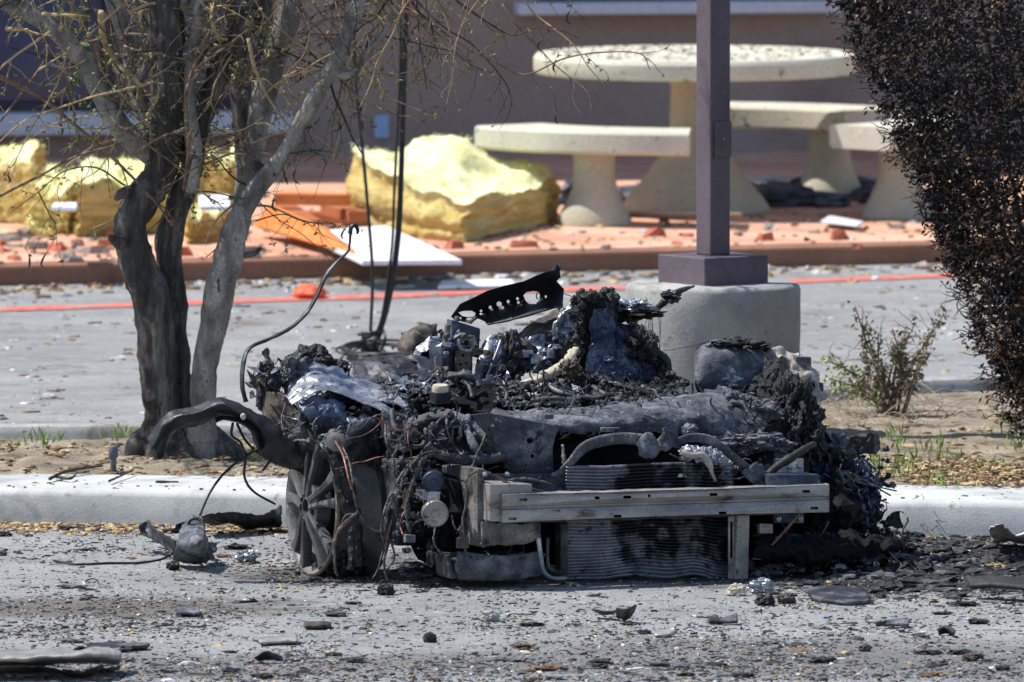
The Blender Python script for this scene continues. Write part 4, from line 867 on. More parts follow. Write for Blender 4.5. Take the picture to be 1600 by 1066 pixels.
# knuckle, strut, inner arch, disc shield behind the wheel
sheet('inner_arch', [[(560, 640, .7), (586, 650, .72), (604, 690, .74), (612, 740, .75), (612, 800, .75)], [(540, 655, .8), (575, 668, .84), (592, 700, .86), (600, 745, .88), (600, 800, .88)], [(520, 670, .9), (560, 686, .95), (576, 715, .98), (584, 750, 1.0), (584, 800, 1.0)]], 'burnt', .004, 40, 16, .005, 10)
blob('knuckle', 525, 690, .62, 22, 18, .06, 'slag', .3, 2, 4)
g = MB(); g.lathe([(15 * PXM, 0), (15 * PXM, .03), (9 * PXM, .035)], K(528, 692, .56), V((-.2, -.9, .2)), 24); g.lathe([(6 * PXM, .03), (6 * PXM, .05)], K(528, 692, .56), V((-.2, -.9, .2)), 16); obj('ball_joint', g, M['barrel'], CAR, auto=35)
sheet('brake_shield', [[(540, 668, .66), (570, 650, .68), (596, 668, .7)], [(536, 700, .64), (566, 692, .64), (598, 712, .66)], [(548, 722, .66), (575, 728, .66), (600, 745, .68)]], 'burnt', .003, 40, 30, .008, 18, .5, True, None, .02)

# --- fender strip torn out to the left
sheet('torn_fender', [[(232, 684, .95), (262, 643, .93), (302, 637, .9), (345, 620, .86), (398, 642, .8), (448, 674, .76), (486, 706, .74)],
                      [(236, 700, .90), (266, 660, .88), (304, 648, .84), (346, 634, .80), (394, 656, .74), (436, 690, .70), (476, 722, .70)],
                      [(250, 722, .95), (277, 674, .93), (312, 664, .9), (346, 654, .86), (386, 668, .82), (410, 716, .80), (466, 738, .78)]], 'blackpl', .0035, 110, 30, .0035, 16, .25, True, None, .014)
sheet('fender_lip', [[(336, 654, .86), (350, 650, .83), (380, 656, .78), (402, 672, .76), (412, 700, .76)], [(338, 660, .82), (352, 656, .80), (378, 663, .75), (397, 680, .73), (406, 706, .73)]], 'burnt', .003, 30, 6, .002, 14)
blob('grommet', 380, 651, .73, 4.5, 5.5, .006, 'foam', .15, 2, 3)
g = MB()
for P in ([(364, 660, .8), (362, 680, .8), (376, 692, .8), (383, 715, .8), (382, 745, .8), (396, 768, .8), (430, 788, .8)], [(408, 700, .8), (380, 715, .8), (350, 740, .8), (328, 770, .78), (312, 806, .76)],
          [(370, 662, .82), (385, 690, .84), (410, 712, .84), (450, 730, .84)], [(422, 706, .78), (420, 722, .78), (410, 736, .78)], [(385, 656, .8), (396, 668, .8), (404, 680, .8)]):
    g.tube([K(*p) for p in P], [2.4 * PXM, 2 * PXM], 6, len(P) * 8, .15, 40)
stuff(obj('fender_wires', g, M['blackpl'], CAR, smooth=True))
# twisted strip that stands up
pipe('twisted_strip', [(384, 628, .9), (379, 605, .9), (379, 578, .92), (388, 546, .95), (420, 530, .98), (450, 515, 1.0), (478, 490, 1.02), (496, 460, 1.04), (508, 433, 1.05), (524, 412, 1.06), (543, 394, 1.07), (546, 384, 1.07), (548, 362, 1.07)], [5, 5, 5, 5.5, 6, 6, 5.5, 5, 6, 5, 3.5, 3, 4], 'burnt', 8, .25, 25, flat=.5, n=130)
pipe('twisted_strip_end', [(547, 366, 1.07), (549, 355, 1.07), (555, 352, 1.07), (559, 360, 1.07), (558, 366, 1.07)], [4, 5, 5, 2.5], 'blackpl', 8, .2, 30, flat=.6)

# --- left front shock tower and torn alloy skin
sheet('inner_wing', [[(398, 596, 1.1), (415, 606, 1.0), (440, 612, .95), (470, 640, .9), (500, 650, .85)], [(405, 640, 1.05), (425, 655, .95), (455, 660, .9), (490, 680, .82), (530, 690, .8)], [(425, 680, 1.0), (445, 690, .92), (470, 700, .86), (505, 706, .8), (545, 706, .78)]], 'rust', .004, 50, 24, .01, 10, .3)
sheet('torn_skin', [[(392, 590, 1.1), (404, 575, 1.08), (416, 545, 1.06), (428, 570, 1.04), (436, 600, 1.0)], [(398, 610, 1.05), (410, 600, 1.02), (424, 590, 1.0), (436, 604, .98), (446, 616, .96)], [(404, 632, 1.06), (416, 640, 1.04), (430, 630, 1.02), (444, 640, 1.0), (456, 640, .98)]], 'burnt', .003, 60, 40, .012, 34, 1.0, False, None, .05)
sheet('wing_skin', [[(448, 610, .95), (462, 585, .98), (485, 568, 1.0), (520, 572, 1.0), (560, 590, .96), (600, 602, .92), (640, 612, .86)],
                    [(446, 622, .86), (466, 600, .88), (492, 590, .9), (530, 594, .88), (570, 606, .84), (610, 616, .8), (640, 626, .76)],
                    [(452, 632, .82), (476, 614, .82), (505, 604, .82), (540, 610, .8), (580, 622, .76), (610, 630, .72), (640, 640, .68)]], 'alu', .003, 80, 30, .011, 12, .4, True, None, .02)
sheet('wing_flange', [[(452, 626, .80), (476, 612, .8), (508, 602, .79), (545, 612, .76), (585, 626, .72), (612, 640, .68)], [(456, 634, .78), (478, 620, .77), (510, 610, .76), (545, 622, .73), (584, 636, .69), (610, 650, .66)]], 'alu', .003, 60, 8, .004, 25)
sheet('blue_sheet', [[(466, 630, .80), (490, 622, .78), (520, 624, .77), (540, 634, .76)], [(474, 650, .76), (500, 644, .73), (524, 646, .72), (548, 656, .72)], [(486, 664, .77), (510, 664, .74), (534, 668, .73), (556, 680, .72)]], 'bluesteel', .003, 40, 24, .014, 16, .4, True, None, .03)
sheet('skin_shreds', [[(535, 640, .74), (556, 648, .73), (582, 646, .72)], [(540, 660, .72), (560, 664, .7), (586, 664, .7)], [(556, 682, .72), (572, 676, .7), (590, 680, .7)]], 'alu', .003, 40, 20, .012, 30, .9, True, None, .03)
sheet('tower_top', [[(545, 575, 1.15), (580, 562, 1.15), (640, 556, 1.15), (690, 570, 1.12)], [(560, 590, 1.0), (600, 584, 1.0), (650, 584, 1.0), (700, 592, .98)], [(590, 612, .86), (630, 610, .84), (670, 614, .82), (710, 618, .8)]], 'burnt', .005, 60, 30, .012, 14, .3, True, None, .03)
sheet('tower_flap', [[(545, 566, 1.2), (590, 556, 1.2), (640, 552, 1.2), (690, 566, 1.16)], [(552, 574, 1.1), (600, 568, 1.1), (650, 570, 1.08), (692, 584, 1.06)]], 'char', .005, 50, 12, .01, 16, .3)
g = MB()
for i in range(46):                                    # jagged torn points along the left edge
    x = rnd.uniform(396, 470); y = 560 + rnd.uniform(0, 60) + abs(x - 420) * .2; c = K(x, y, 1.0 + rnd.uniform(-.06, .06)); d = V((rnd.uniform(-.7, .5), rnd.uniform(-.5, .5), rnd.uniform(.1, 1))); g.leaf(c, rnd.uniform(.02, .06), rnd.uniform(.006, .016), rnd.choice((0, 0, 1, 2)), d)
stuff(obj('torn_points', g, [M['burnt'], M['alu'], M['rust']], CAR, solid=.002, fixn=False))
blob('burnt_dome', 488, 565, 1.1, 32, 24, .1, 'char', .35, 2.4, 5)
blob('burnt_lump', 462, 585, 1.02, 26, 28, .08, 'burnt', .4, 2.4, 5)
blob('burnt_lump', 520, 575, 1.15, 22, 14, .08, 'char', .4, 2.4, 5)
sheet('folded_plate', [[(600, 580, .9), (630, 590, .88), (668, 600, .86)], [(615, 606, .84), (640, 612, .82), (672, 618, .8)]], 'alu', .004, 30, 12, .007, 20, .3)
g = MB(); g.lathe([(13 * PXM, -.012), (13 * PXM, .004), (11.5 * PXM, .010), (3 * PXM, .012)], K(688, 606, .62), V((0, -.12, 1)), 24); cap = obj('reservoir_cap', g, M['foam'], CAR, auto=40)
g = MB(); g.lathe([(16 * PXM, -.05), (17 * PXM, -.012)], K(688, 606, .62), V((0, -.12, 1)), 24); obj('reservoir_neck', g, M['burnt'], CAR, auto=40)

# --- engine front: block, covers, pulleys, hoses
g = MB(); kbox(g, 672, 664, 770, 716, .42, .2); g.rough(.008, 9, 3); obj('engine_cover', g, M['bluesteel'], CAR, bevel=.008)
g = MB(); kbox(g, 620, 720, 756, 852, .46, .25); g.rough(.008, 8, 3); obj('engine_block', g, M['burnt'], CAR, bevel=.01)
g = MB(); kbox(g, 700, 728, 748, 830, .30, .12); g.rough(.006, 10, 3); obj('engine_bracket', g, M['ashmetal'], CAR, bevel=.006)
for k in range(6): g = MB(); kbox(g, 640 + k * 5.5, 652 + rnd.uniform(0, 8), 642.5 + k * 5.5, 694 - rnd.uniform(0, 12), .47, .1); obj('cooling_fin', g, M['burnt'], CAR, bevel=.001)
g = MB(); kbox(g, 618, 650, 674, 702, .54, .15); g.rough(.016, 9, 3); obj('alternator_case', g, M['burnt'], CAR, bevel=.008)
for x, y, rr, d, mat in ((680, 803, 21, .15, 'bumper'), (677, 753, 17, .19, 'bluesteel')):
    g = MB(); q = rr * PXM; g.lathe([(q, .02), (q, -.002), (q * .93, -.006), (q * .88, -.003), (q * .3, -.002), (q * .26, -.008), (q * .1, -.009)], K(x, y, d), V((-.15, .98, .05)), 40); pl = obj('pulley', g, M[mat], CAR, auto=30)
    g = MB()
    for k in range(44):
        a = 2 * math.pi * k / 44; u = V((.98, .15, 0)); p = K(x, y, d) + (u * math.cos(a) + V((0, 0, 1)) * math.sin(a)) * q * .99; g.lump(p, (.0022, .006, .0022), .1, 1, 1)
    stuff(obj('rim_teeth', g, M['ashmetal'], pl, smooth=True))
g = MB(); kbox(g, 671, 768, 688, 784, .18, .12); obj('pulley_bracket', g, M['alu'], CAR, bevel=.003)
pipe('hose', [(672, 706, .33), (700, 714, .3), (735, 720, .28), (770, 716, .28), (800, 712, .28)], [7, 8, 8, 7], 'ashmetal', 10, .12, 25)
pipe('hose', [(732, 650, .4), (730, 672, .34), (738, 692, .3), (748, 708, .28), (762, 722, .27)], [5, 5, 7, 6, 5], 'ashmetal', 10, .2, 35)
pipe('hose', [(612, 640, .5), (616, 665, .46), (630, 690, .42), (646, 698, .4), (662, 694, .4), (666, 670, .42)], 4, 'wire', 8, .12, 30)
pipe('hose', [(756, 656, .42), (768, 668, .38), (776, 690, .36), (774, 712, .34)], [5, 8, 9, 5], 'slag', 9, .3, 25)
WIRES = [([(672, 692, .3), (652, 716, .26), (634, 740, .24), (622, 770, .22), (608, 790, .2), (602, 820, .2), (604, 850, .2), (600, 880, .2), (606, 908, .2)], 3.2), ([(678, 710, .28), (660, 718, .25), (650, 745, .24), (640, 770, .23), (634, 800, .23), (640, 830, .22)], 3.6),
         ([(690, 706, .28), (664, 708, .25), (640, 724, .24), (616, 762, .22), (600, 800, .2), (596, 830, .2), (604, 860, .2)], 2.4), ([(602, 660, .5), (604, 690, .46), (614, 715, .44), (616, 740, .42), (622, 756, .4)], 3), ([(616, 718, .42), (640, 716, .38), (660, 712, .34)], 2),
         ([(770, 652, .36), (742, 720, .24), (732, 745, .22), (730, 780, .2), (724, 806, .2), (726, 835, .2)], 3), ([(560, 800, .2), (548, 810, .14), (530, 830, .12), (522, 850, .12), (524, 890, .12), (528, 900, .12)], 3.2), ([(560, 802, .2), (540, 806, .14), (532, 822, .12)], 1.6),
         ([(536, 700, .5), (545, 720, .3), (550, 745, .22), (552, 770, .2), (560, 800, .2), (580, 826, .2), (600, 832, .2)], 2), ([(680, 824, .24), (678, 845, .2), (690, 865, .2), (716, 872, .2)], 2.4), ([(708, 770, .25), (706, 800, .24), (712, 826, .22), (730, 830, .2)], 2),
         ([(752, 734, .1), (770, 742, .1), (790, 750, .1), (820, 748, .1), (845, 752, .1), (862, 758, .12)], 3), ([(744, 736, .1), (730, 750, .1), (728, 790, .1), (723, 810, .1), (726, 850, .1), (728, 866, .1)], 2.6), ([(776, 748, .1), (800, 756, .08), (830, 764, .06), (848, 768, .06)], 2.4),
         ([(600, 830, .2), (612, 850, .2), (616, 870, .2), (606, 890, .2)], 2.6), ([(598, 862, .19), (590, 890, .18), (582, 904, .16)], 1.5), ([(470, 660, .8), (455, 670, .8), (445, 690, .8)], 1.5), ([(492, 628, .75), (440, 660, .8), (400, 680, .86)], 2), ([(450, 700, .7), (440, 660, .78), (446, 630, .82)], 1.6)]
for i, (P, rr) in enumerate(WIRES): pipe('wire', P, rr * .72, 'wire', 6, .75, 70, n=len(P) * 12)
for P, rr in (([(524, 690, .5), (536, 712, .3), (544, 745, .22), (550, 765, .2)], 1.8), ([(644, 748, .22), (634, 775, .21), (628, 795, .21)], 1.4), ([(552, 805, .14), (530, 825, .1), (524, 845, .1)], 1.2), ([(1252, 800, .05), (1230, 825, .04), (1208, 850, .04), (1196, 858, .05)], 2.2), ([(1250, 803, .05), (1226, 832, .05), (1212, 842, .05), (1214, 852, .05)], 1.4), ([(612, 812, .19), (606, 835, .19), (602, 860, .19)], 1.3)):
    pipe('copper_wire', P, rr, 'copper', 5, .2, 60)
g = MB(); kbox(g, 716, 840, 733, 857, .09, .02); g.rough(.002, 30, 2); obj('wire_connector', g, M['rust'], CAR, bevel=.002)
g = MB(); kbox(g, 634, 836, 650, 848, .2, .02); g.rough(.003, 30, 2); obj('wire_connector', g, M['slag'], CAR, bevel=.002)
for x, y, rx, ry in ((646, 884, 20, 6), (668, 886, 12, 5), (636, 860, 7, 4), (680, 905, 30, 5), (655, 895, 28, 7)): blob('fallen_slag', x, y, .3, rx, ry, .05, rnd.choice(('slag', 'burnt', 'bluesteel')), .4, 2.5, 4)

for i in range(26):                                    # fine tangled wires over the engine front
    x, y = rnd.uniform(600, 760), rnd.uniform(640, 800); P = [(x, y, .3)]
    dx, dy = rnd.uniform(-1, 1), rnd.uniform(-.2, 1)
    for k in range(5):
        dx += rnd.uniform(-.8, .8); dy += rnd.uniform(-.5, .6); n = math.hypot(dx, dy) + .01; P.append((P[-1][0] + dx / n * 16, min(P[-1][1] + dy / n * 16, 900), P[-1][2] + rnd.uniform(-.05, .03)))
    pipe('thin_wire', P, rnd.uniform(.6, 1.5), rnd.choice(('wire', 'wire', 'copper', 'burnt')), 5, .5, 70)
g = MB()                                               # melted drips and crusts on the front
for i in range(170):
    x, y = rnd.uniform(600, 770), rnd.uniform(640, 860); g.lump(K(x, y, rnd.uniform(.3, .42)), (rnd.uniform(.004, .012), .01, rnd.uniform(.005, .022)), .7, 2.4, 2, rnd.choice((0, 1, 1, 2)))
stuff(obj('melted_crust', g, [M['char'], M['burnt'], M['slag']], CAR))
# --- middle back: bracket, perforated panel, bulkhead pieces
def perf(x, y):                                        # leaning panel with a fold along its lower third
    t = (y - (505 - (x - 705) * .3)); return K(x, y, 1.25 + .004 * t * (-1 if t > 0 else .5) + .05 * math.sin(x * .02))
g = MB(); g.plate([(705, 494), (712, 484), (719, 474), (740, 465), (762, 455), (790, 447), (820, 440), (840, 431), (855, 424), (868, 421), (871, 410), (875, 418), (876, 432), (870, 438), (881, 451), (880, 462), (879, 474), (855, 485), (830, 491), (800, 499), (767, 507), (757, 503), (747, 499), (741, 503), (736, 507), (722, 503), (710, 500)],
                  [[(819, 461), (824, 456), (834, 454), (842, 455), (845, 460), (844, 468), (838, 474), (828, 474), (822, 469)], ell(780, 475, 4.4, 4), ell(766, 480.5, 2.8, 2.6), ell(794, 470.5, 2.6, 2.6), ell(809, 466, 2.4, 2.4), ell(810, 472, 2.4, 2.4), ell(752, 486, 2.2, 2), ell(752, 491, 2.4, 2), ell(854, 463, 2, 2),
                   [(716, 488), (724, 486), (738, 486), (744, 490), (742, 495), (732, 496), (722, 494)], ell(733, 499, 5, 1.6), ell(719, 497, 2.2, 1.6)], perf, bd * .004)
g.rough(.004, 9, 2); obj('perforated_panel', g, M['blackpl'], CAR)
sheet('panel_lower_flange', [[(757, 502, 1.24), (800, 490, 1.24), (840, 478, 1.24), (880, 466, 1.24)], [(762, 508, 1.18), (800, 500, 1.18), (840, 490, 1.18), (880, 476, 1.18)]], 'blackpl', .004, 30, 6, .003, 14)
sheet('panel_tip', [[(855, 428, 1.27), (864, 420, 1.26), (869, 408, 1.25)], [(862, 436, 1.26), (872, 430, 1.24), (876, 416, 1.23)]], 'bluesteel', .003, 14, 8, .004, 30)
pipe('panel_stay', [(714, 498, 1.24), (708, 515, 1.15), (704, 535, 1.04)], [5, 4, 5], 'burnt'); pipe('panel_stay', [(868, 468, 1.22), (876, 482, 1.12), (888, 498, 1.0)], [4, 5, 5], 'rust'); pipe('thin_wire', [(842, 455, 1.2), (862, 457, 1.2), (880, 459, 1.2), (895, 464, 1.2)], .7, 'wire', 5); pipe('thin_wire', [(840, 457, 1.2), (838, 463, 1.2), (840, 468, 1.2)], 1, 'dark', 5); pipe('thin_wire', [(804, 485, 1.2), (811, 476, 1.2), (818, 469, 1.2)], .7, 'wire', 5)
g = MB(); kbox(g, 706, 500, 752, 545, 1.05, .05, 0, 14); g.rough(.008, 12, 3); obj('bulkhead_bracket', g, M['bluesteel'], CAR, bevel=.006)
g = MB(); kbox(g, 690, 540, 740, 600, 1.0, .12); g.rough(.01, 9, 3); obj('bulkhead', g, M['bluesteel'], CAR, bevel=.01)
pipe('bulkhead_post', [(700, 508, 1.02), (696, 530, 1.01), (694, 548, 1.0)], [5, 4, 4], 'rust', 8, .15, 30)
g = MB()
R2 = [K(727 + 10 * math.cos(t) * (1 + .25 * math.sin(t)) + 3 * math.sin(t), 537 + 12 * math.sin(t), .99) for t in [i * 2 * math.pi / 14 for i in range(15)]]
g.tube(R2, .007, 8, 60); obj('latch_ring', g, M['bumper'], CAR, smooth=True)
g = MB(); g.plate([(714, 548), (734, 550), (738, 566), (732, 580), (712, 578)], [ell(724, 556, 2.5, 2.5), ell(720, 570, 2.5, 2.5), ell(729, 568, 2, 2)], lambda x, y: K(x, y, .97), bd * .006); g.rough(.003, 20, 2); obj('rusty_tag', g, M['rust'], CAR)
sheet('bulkhead_rib', [[(752, 540, 1.05), (762, 528, 1.05), (778, 520, 1.05)], [(746, 570, 1.0), (758, 560, .98), (770, 552, 1.0)], [(740, 598, 1.0), (752, 592, .98), (764, 586, 1.0)]], 'alu', .005, 20, 24, .006, 18, 0, True, None, .012)
sheet('bulkhead_rib', [[(776, 522, 1.04), (786, 520, 1.04), (802, 540, 1.04)], [(768, 560, .98), (782, 560, .97), (806, 570, .99)], [(758, 600, .98), (778, 600, .96), (806, 598, .98)]], 'bluesteel', .005, 24, 24, .008, 18, .2, True, None, .02)
pipe('rib_edge', [(786, 520, 1.02), (778, 545, .97), (770, 566, .95), (760, 590, .95)], 2.2, 'alu')
blob('scorched_post', 800, 560, 1.0, 16, 44, .06, 'char', .35, 2.2, 5)
sheet('rear_plate', [[(806, 520, 1.2), (830, 500, 1.25), (860, 486, 1.3), (885, 480, 1.3)], [(810, 550, 1.1), (840, 530, 1.12), (866, 515, 1.15), (895, 505, 1.15)], [(815, 590, 1.05), (845, 575, 1.05), (880, 560, 1.05), (905, 540, 1.05)]], 'rust', .005, 40, 30, .012, 12, .4, True, None, .03)
sheet('blue_plate', [[(808, 528, 1.1), (840, 520, 1.1), (870, 530, 1.1)], [(812, 556, 1.03), (844, 548, 1.02), (876, 555, 1.02)], [(820, 585, 1.0), (850, 580, .99), (880, 584, .99)]], 'bluesteel', .004, 30, 20, .01, 20, .5, True, None, .02)
sheet('bright_skin', [[(878, 482, 1.0), (890, 474, 1.0), (905, 478, 1.0)], [(866, 510, .98), (884, 506, .97), (902, 510, .97)], [(860, 530, .98), (880, 538, .96), (900, 535, .96)]], 'alu', .003, 30, 30, .012, 35, .6, True, None, .03)
sheet('bright_skin', [[(824, 560, .96), (850, 545, .96), (868, 542, .96)], [(826, 574, .94), (850, 566, .93), (868, 560, .94)]], 'alu', .003, 30, 12, .008, 30, .6)
sheet('grey_flap', [[(754, 600, .86), (766, 584, .86), (785, 594, .86)], [(752, 614, .84), (770, 610, .83), (790, 612, .84)]], 'slag', .004, 20, 12, .005, 20, .4)
sheet('left_rear_box', [[(622, 540, 1.35), (640, 512, 1.35), (660, 503, 1.35), (682, 508, 1.35)], [(624, 556, 1.28), (645, 530, 1.26), (664, 522, 1.26), (690, 530, 1.28)], [(640, 562, 1.25), (655, 552, 1.24), (674, 548, 1.24), (694, 560, 1.25)]], 'rust', .005, 40, 24, .01, 14, .4, True, None, .03)
sheet('left_rear_skin', [[(640, 555, 1.2), (665, 530, 1.2), (690, 520, 1.2)], [(646, 562, 1.16), (674, 545, 1.15), (696, 545, 1.15)]], 'alu', .003, 30, 12, .01, 25, .5, True, None, .02)
blob('rear_clump', 665, 545, 1.4, 38, 30, .08, 'burnt', .4, 2.5, 5)
sheet('foam_strip', [[(798, 602, .8), (830, 590, .82), (860, 574, .86), (885, 552, .9), (902, 534, .92)], [(800, 606, .78), (834, 596, .79), (864, 582, .83), (890, 562, .87), (905, 540, .9)], [(806, 610, .8), (836, 602, .8), (868, 590, .83), (893, 570, .87), (906, 546, .9)]], 'foam', .008, 50, 10, .004, 20, .2)
g = MB()
for i in range(90):                                    # small torn pieces across the bulkhead
    x = rnd.uniform(690, 905); y = rnd.uniform(520, 600); g.shard(K(x, y, rnd.uniform(.85, 1.05)), rnd.uniform(.006, .022), .8, rnd.choice((0, 1, 2, 2, 3)))
g.rough(.004, 60, 2); stuff(obj('torn_bits', g, [M['alu'], M['rust'], M['burnt'], M['bluesteel']], CAR))

# --- upright burnt seat frame / dashboard slabs
g = MB()
def slabq(c8, n, amp, freq): return hexa([K(*p) for p in c8], n, amp, freq)
sb = slabq([(905, 600, .95), (965, 610, .9), (985, 600, 1.2), (920, 595, 1.25), (908, 468, 1.0), (948, 462, .95), (962, 470, 1.15), (915, 460, 1.2)], (40, 20, 60), .022, 16)
obj('burnt_seat_slab', sb, M['clinker'], CAR)
sb = slabq([(955, 605, .85), (1050, 612, .85), (1055, 600, 1.2), (960, 600, 1.2), (958, 500, 1.0), (998, 515, .98), (1005, 520, 1.15), (960, 500, 1.18)], (44, 20, 50), .02, 13)
obj('burnt_seat_slab', sb, M['bluesteel'], CAR)
sb = slabq([(915, 600, .90), (962, 606, .86), (970, 600, .95), (920, 600, .98), (926, 480, .96), (955, 484, .92), (958, 486, .96), (930, 480, 1.0)], (40, 10, 60), .012, 22)
obj('slab_face', sb, M['bluesteel'], CAR)
g = MB()
for i in range(60):
    y = rnd.uniform(462, 560); x = 903 + (y - 460) * -.02 + rnd.gauss(0, 5); g.lump(K(x, y, .93 + rnd.uniform(-.05, .08)), (rnd.uniform(.006, .018),) * 3, .6, 2, 2)
for i in range(40): g.lump(K(rnd.uniform(905, 965), 464 + rnd.gauss(0, 5), 1.0 + rnd.uniform(-.1, .1)), (rnd.uniform(.006, .02),) * 3, .6, 2, 2)
for i in range(60): t = rnd.random(); g.lump(K(985 + t * 66, 505 + t * 95 + rnd.gauss(0, 5), .95 + rnd.uniform(-.1, .1)), (rnd.uniform(.006, .018),) * 3, .6, 2, 2)
stuff(obj('ragged_crust', g, M['char'], CAR))
blob('burnt_lump', 1000, 540, .95, 26, 28, .08, 'clinker', .4, 2.4, 5); blob('burnt_lump', 1040, 600, .85, 18, 20, .06, 'char', .5, 2.4, 5)
pipe('burnt_arm', [(962, 495, 1.1), (990, 492, 1.1), (1018, 490, 1.08), (1034, 475, 1.05), (1055, 458, 1.03), (1085, 447, 1.02)], [8, 9, 7, 6, 5, 2], 'burnt', 9, .45, 25)
blob('arm_joint', 1048, 464, 1.03, 16, 10, .04, 'burnt', .5, 2.2, 4); blob('arm_clump', 990, 480, 1.08, 28, 12, .06, 'alu', .5, 2.6, 5)
blob('arm_clump', 1000, 490, 1.05, 34, 8, .05, 'char', .5, 2.6, 5)
for k in range(7): x = 1018 + rnd.uniform(-12, 16); pipe('hair_wire', [(1020 + k, 486, 1.02), (x, 505, 1.02), (x + rnd.uniform(-6, 8), rnd.uniform(525, 575), 1.02)], .6, rnd.choice(('copper', 'wire')), 4)
pipe('hair_wire', [(960, 560, .9), (1040, 548, .98), (1085, 540, 1.0), (1110, 532, 1.02)], .6, 'copper', 4)
pipe('charred_rod', [(1012, 545, .9), (1030, 552, .88), (1044, 570, .86), (1046, 600, .84)], [6, 7, 6, 8], 'char', 8, .5, 30)

# --- right side: housing, melted lamp unit, clinker and ash
sheet('strut_housing', [[(1084, 560, .92), (1098, 538, .95), (1130, 532, .95), (1165, 540, .94), (1192, 552, .92)], [(1086, 580, .84), (1100, 560, .82), (1135, 555, .80), (1170, 562, .82), (1194, 575, .84)], [(1088, 600, .82), (1102, 598, .79), (1135, 598, .77), (1170, 600, .79), (1190, 604, .82)], [(1096, 618, .84), (1110, 622, .81), (1140, 624, .8), (1170, 624, .82), (1186, 622, .84)]], 'ashmetal', .008, 60, 40, .006, 12)
blob('housing_core', 1138, 585, .95, 48, 38, .12, 'burnt', .12, 2, 4)
blob('white_ash', 1130, 594, .80, 24, 20, .03, 'alu', .45, 3, 5, True)
g = MB(); kbox(g, 1143, 578, 1190, 606, .8, .03); g.rough(.004, 20, 2); obj('blue_plate', g, M['bluesteel'], CAR, bevel=.004)
g = MB()
for i in range(70): x = rnd.uniform(1108, 1200); g.lump(K(x, 534 + abs(x - 1150) * .16 + rnd.gauss(0, 3), .95 + rnd.uniform(-.12, .1)), (rnd.uniform(.012, .03), .02, rnd.uniform(.005, .012)), .7, 2, 2)
stuff(obj('charred_flakes', g, M['char'], CAR))
sheet('melted_lamp_unit', [[(1196, 552, .96), (1215, 545, .98), (1245, 552, .98), (1266, 568, .98)], [(1200, 575, .9), (1222, 568, .88), (1250, 572, .88), (1278, 590, .9)], [(1206, 600, .88), (1228, 594, .85), (1255, 600, .85), (1285, 612, .88)], [(1225, 620, .9), (1244, 612, .88), (1262, 620, .88), (1280, 632, .9)]], 'cream', .006, 50, 40, .012, 16, .4, True, None, .03)
blob('melted_lamp_core', 1238, 588, .98, 38, 32, .08, 'alu', .3, 2.4, 5)
g = MB(); kbox(g, 1244, 558, 1268, 572, .9, .06); g.rough(.003, 20, 2); obj('lamp_block', g, M['slag'], CAR, bevel=.004)
g = MB(); g.lathe([(10 * PXM, 0), (10 * PXM, -.01), (6 * PXM, -.012), (5 * PXM, .004)], K(1266, 603, .85), bd, 20); obj('lamp_socket', g, M['alu'], CAR, auto=35)
g = MB(); kbox(g, 1276, 598, 1288, 612, .88, .05); g.rough(.004, 30, 2); obj('lamp_tab', g, M['bluesteel'], CAR, bevel=.003)
sb = slabq([(1160, 620, .72), (1215, 640, .68), (1240, 640, .95), (1180, 620, 1.0), (1196, 566, .78), (1222, 556, .76), (1230, 560, .86), (1205, 570, .9)], (40, 16, 40), .01, 20)
obj('ash_slab', sb, M['clinker'], CAR)
for x, y, d, rx, ry, rd in ((1238, 640, .62, 32, 54, .12), (1225, 690, .5, 30, 50, .12), (1262, 700, .52, 30, 44, .12), (1255, 660, .6, 28, 40, .1)): blob('clinker_heap', x, y, d, rx, ry, rd, 'clinker', .42, 2.8, 6)
for x, y, d, rx, ry, rd in ((1130, 636, .55, 44, 26, .14), (1178, 650, .5, 40, 26, .12), (1150, 690, .36, 60, 22, .12), (1200, 700, .38, 36, 24, .1), (1090, 640, .5, 34, 20, .12)): blob('ash_heap', x, y, d, rx, ry, rd, 'slag', .4, 2.6, 6)
for x, y in ((1078, 672), (1108, 690), (1160, 706)): blob('burnt_knob', x, y, .27, 13, 10, .03, 'ashmetal', .4, 2.2, 4)
# far right: collapsed corner
for x, y, d, rx, ry, rd, mat in ((1300, 740, .55, 34, 44, .14, 'char'), (1338, 770, .5, 34, 50, .14, 'bluesteel'), (1300, 790, .45, 36, 42, .14, 'char'), (1352, 800, .55, 22, 34, .1, 'char'), (1310, 705, .58, 24, 24, .1, 'slag'), (1275, 760, .5, 26, 40, .12, 'bluesteel'), (1260, 840, .42, 60, 40, .16, 'dark'), (1340, 850, .4, 60, 26, .18, 'dark')):
    blob('collapsed_corner', x, y, d, rx, ry, rd, mat, .42, 2.6, 6)
sb = slabq([(1310, 712, .5), (1368, 710, .5), (1376, 704, .62), (1318, 706, .62), (1318, 684, .52), (1366, 678, .52), (1372, 678, .6), (1322, 682, .6)], (30, 12, 16), .012, 24); obj('charcoal_block', sb, M['char'], CAR)
sheet('corner_shreds', [[(1278, 668, .55), (1290, 690, .54), (1300, 706, .54)], [(1290, 676, .5), (1304, 692, .5), (1312, 704, .5)]], 'bluesteel', .004, 20, 10, .012, 30, .6)
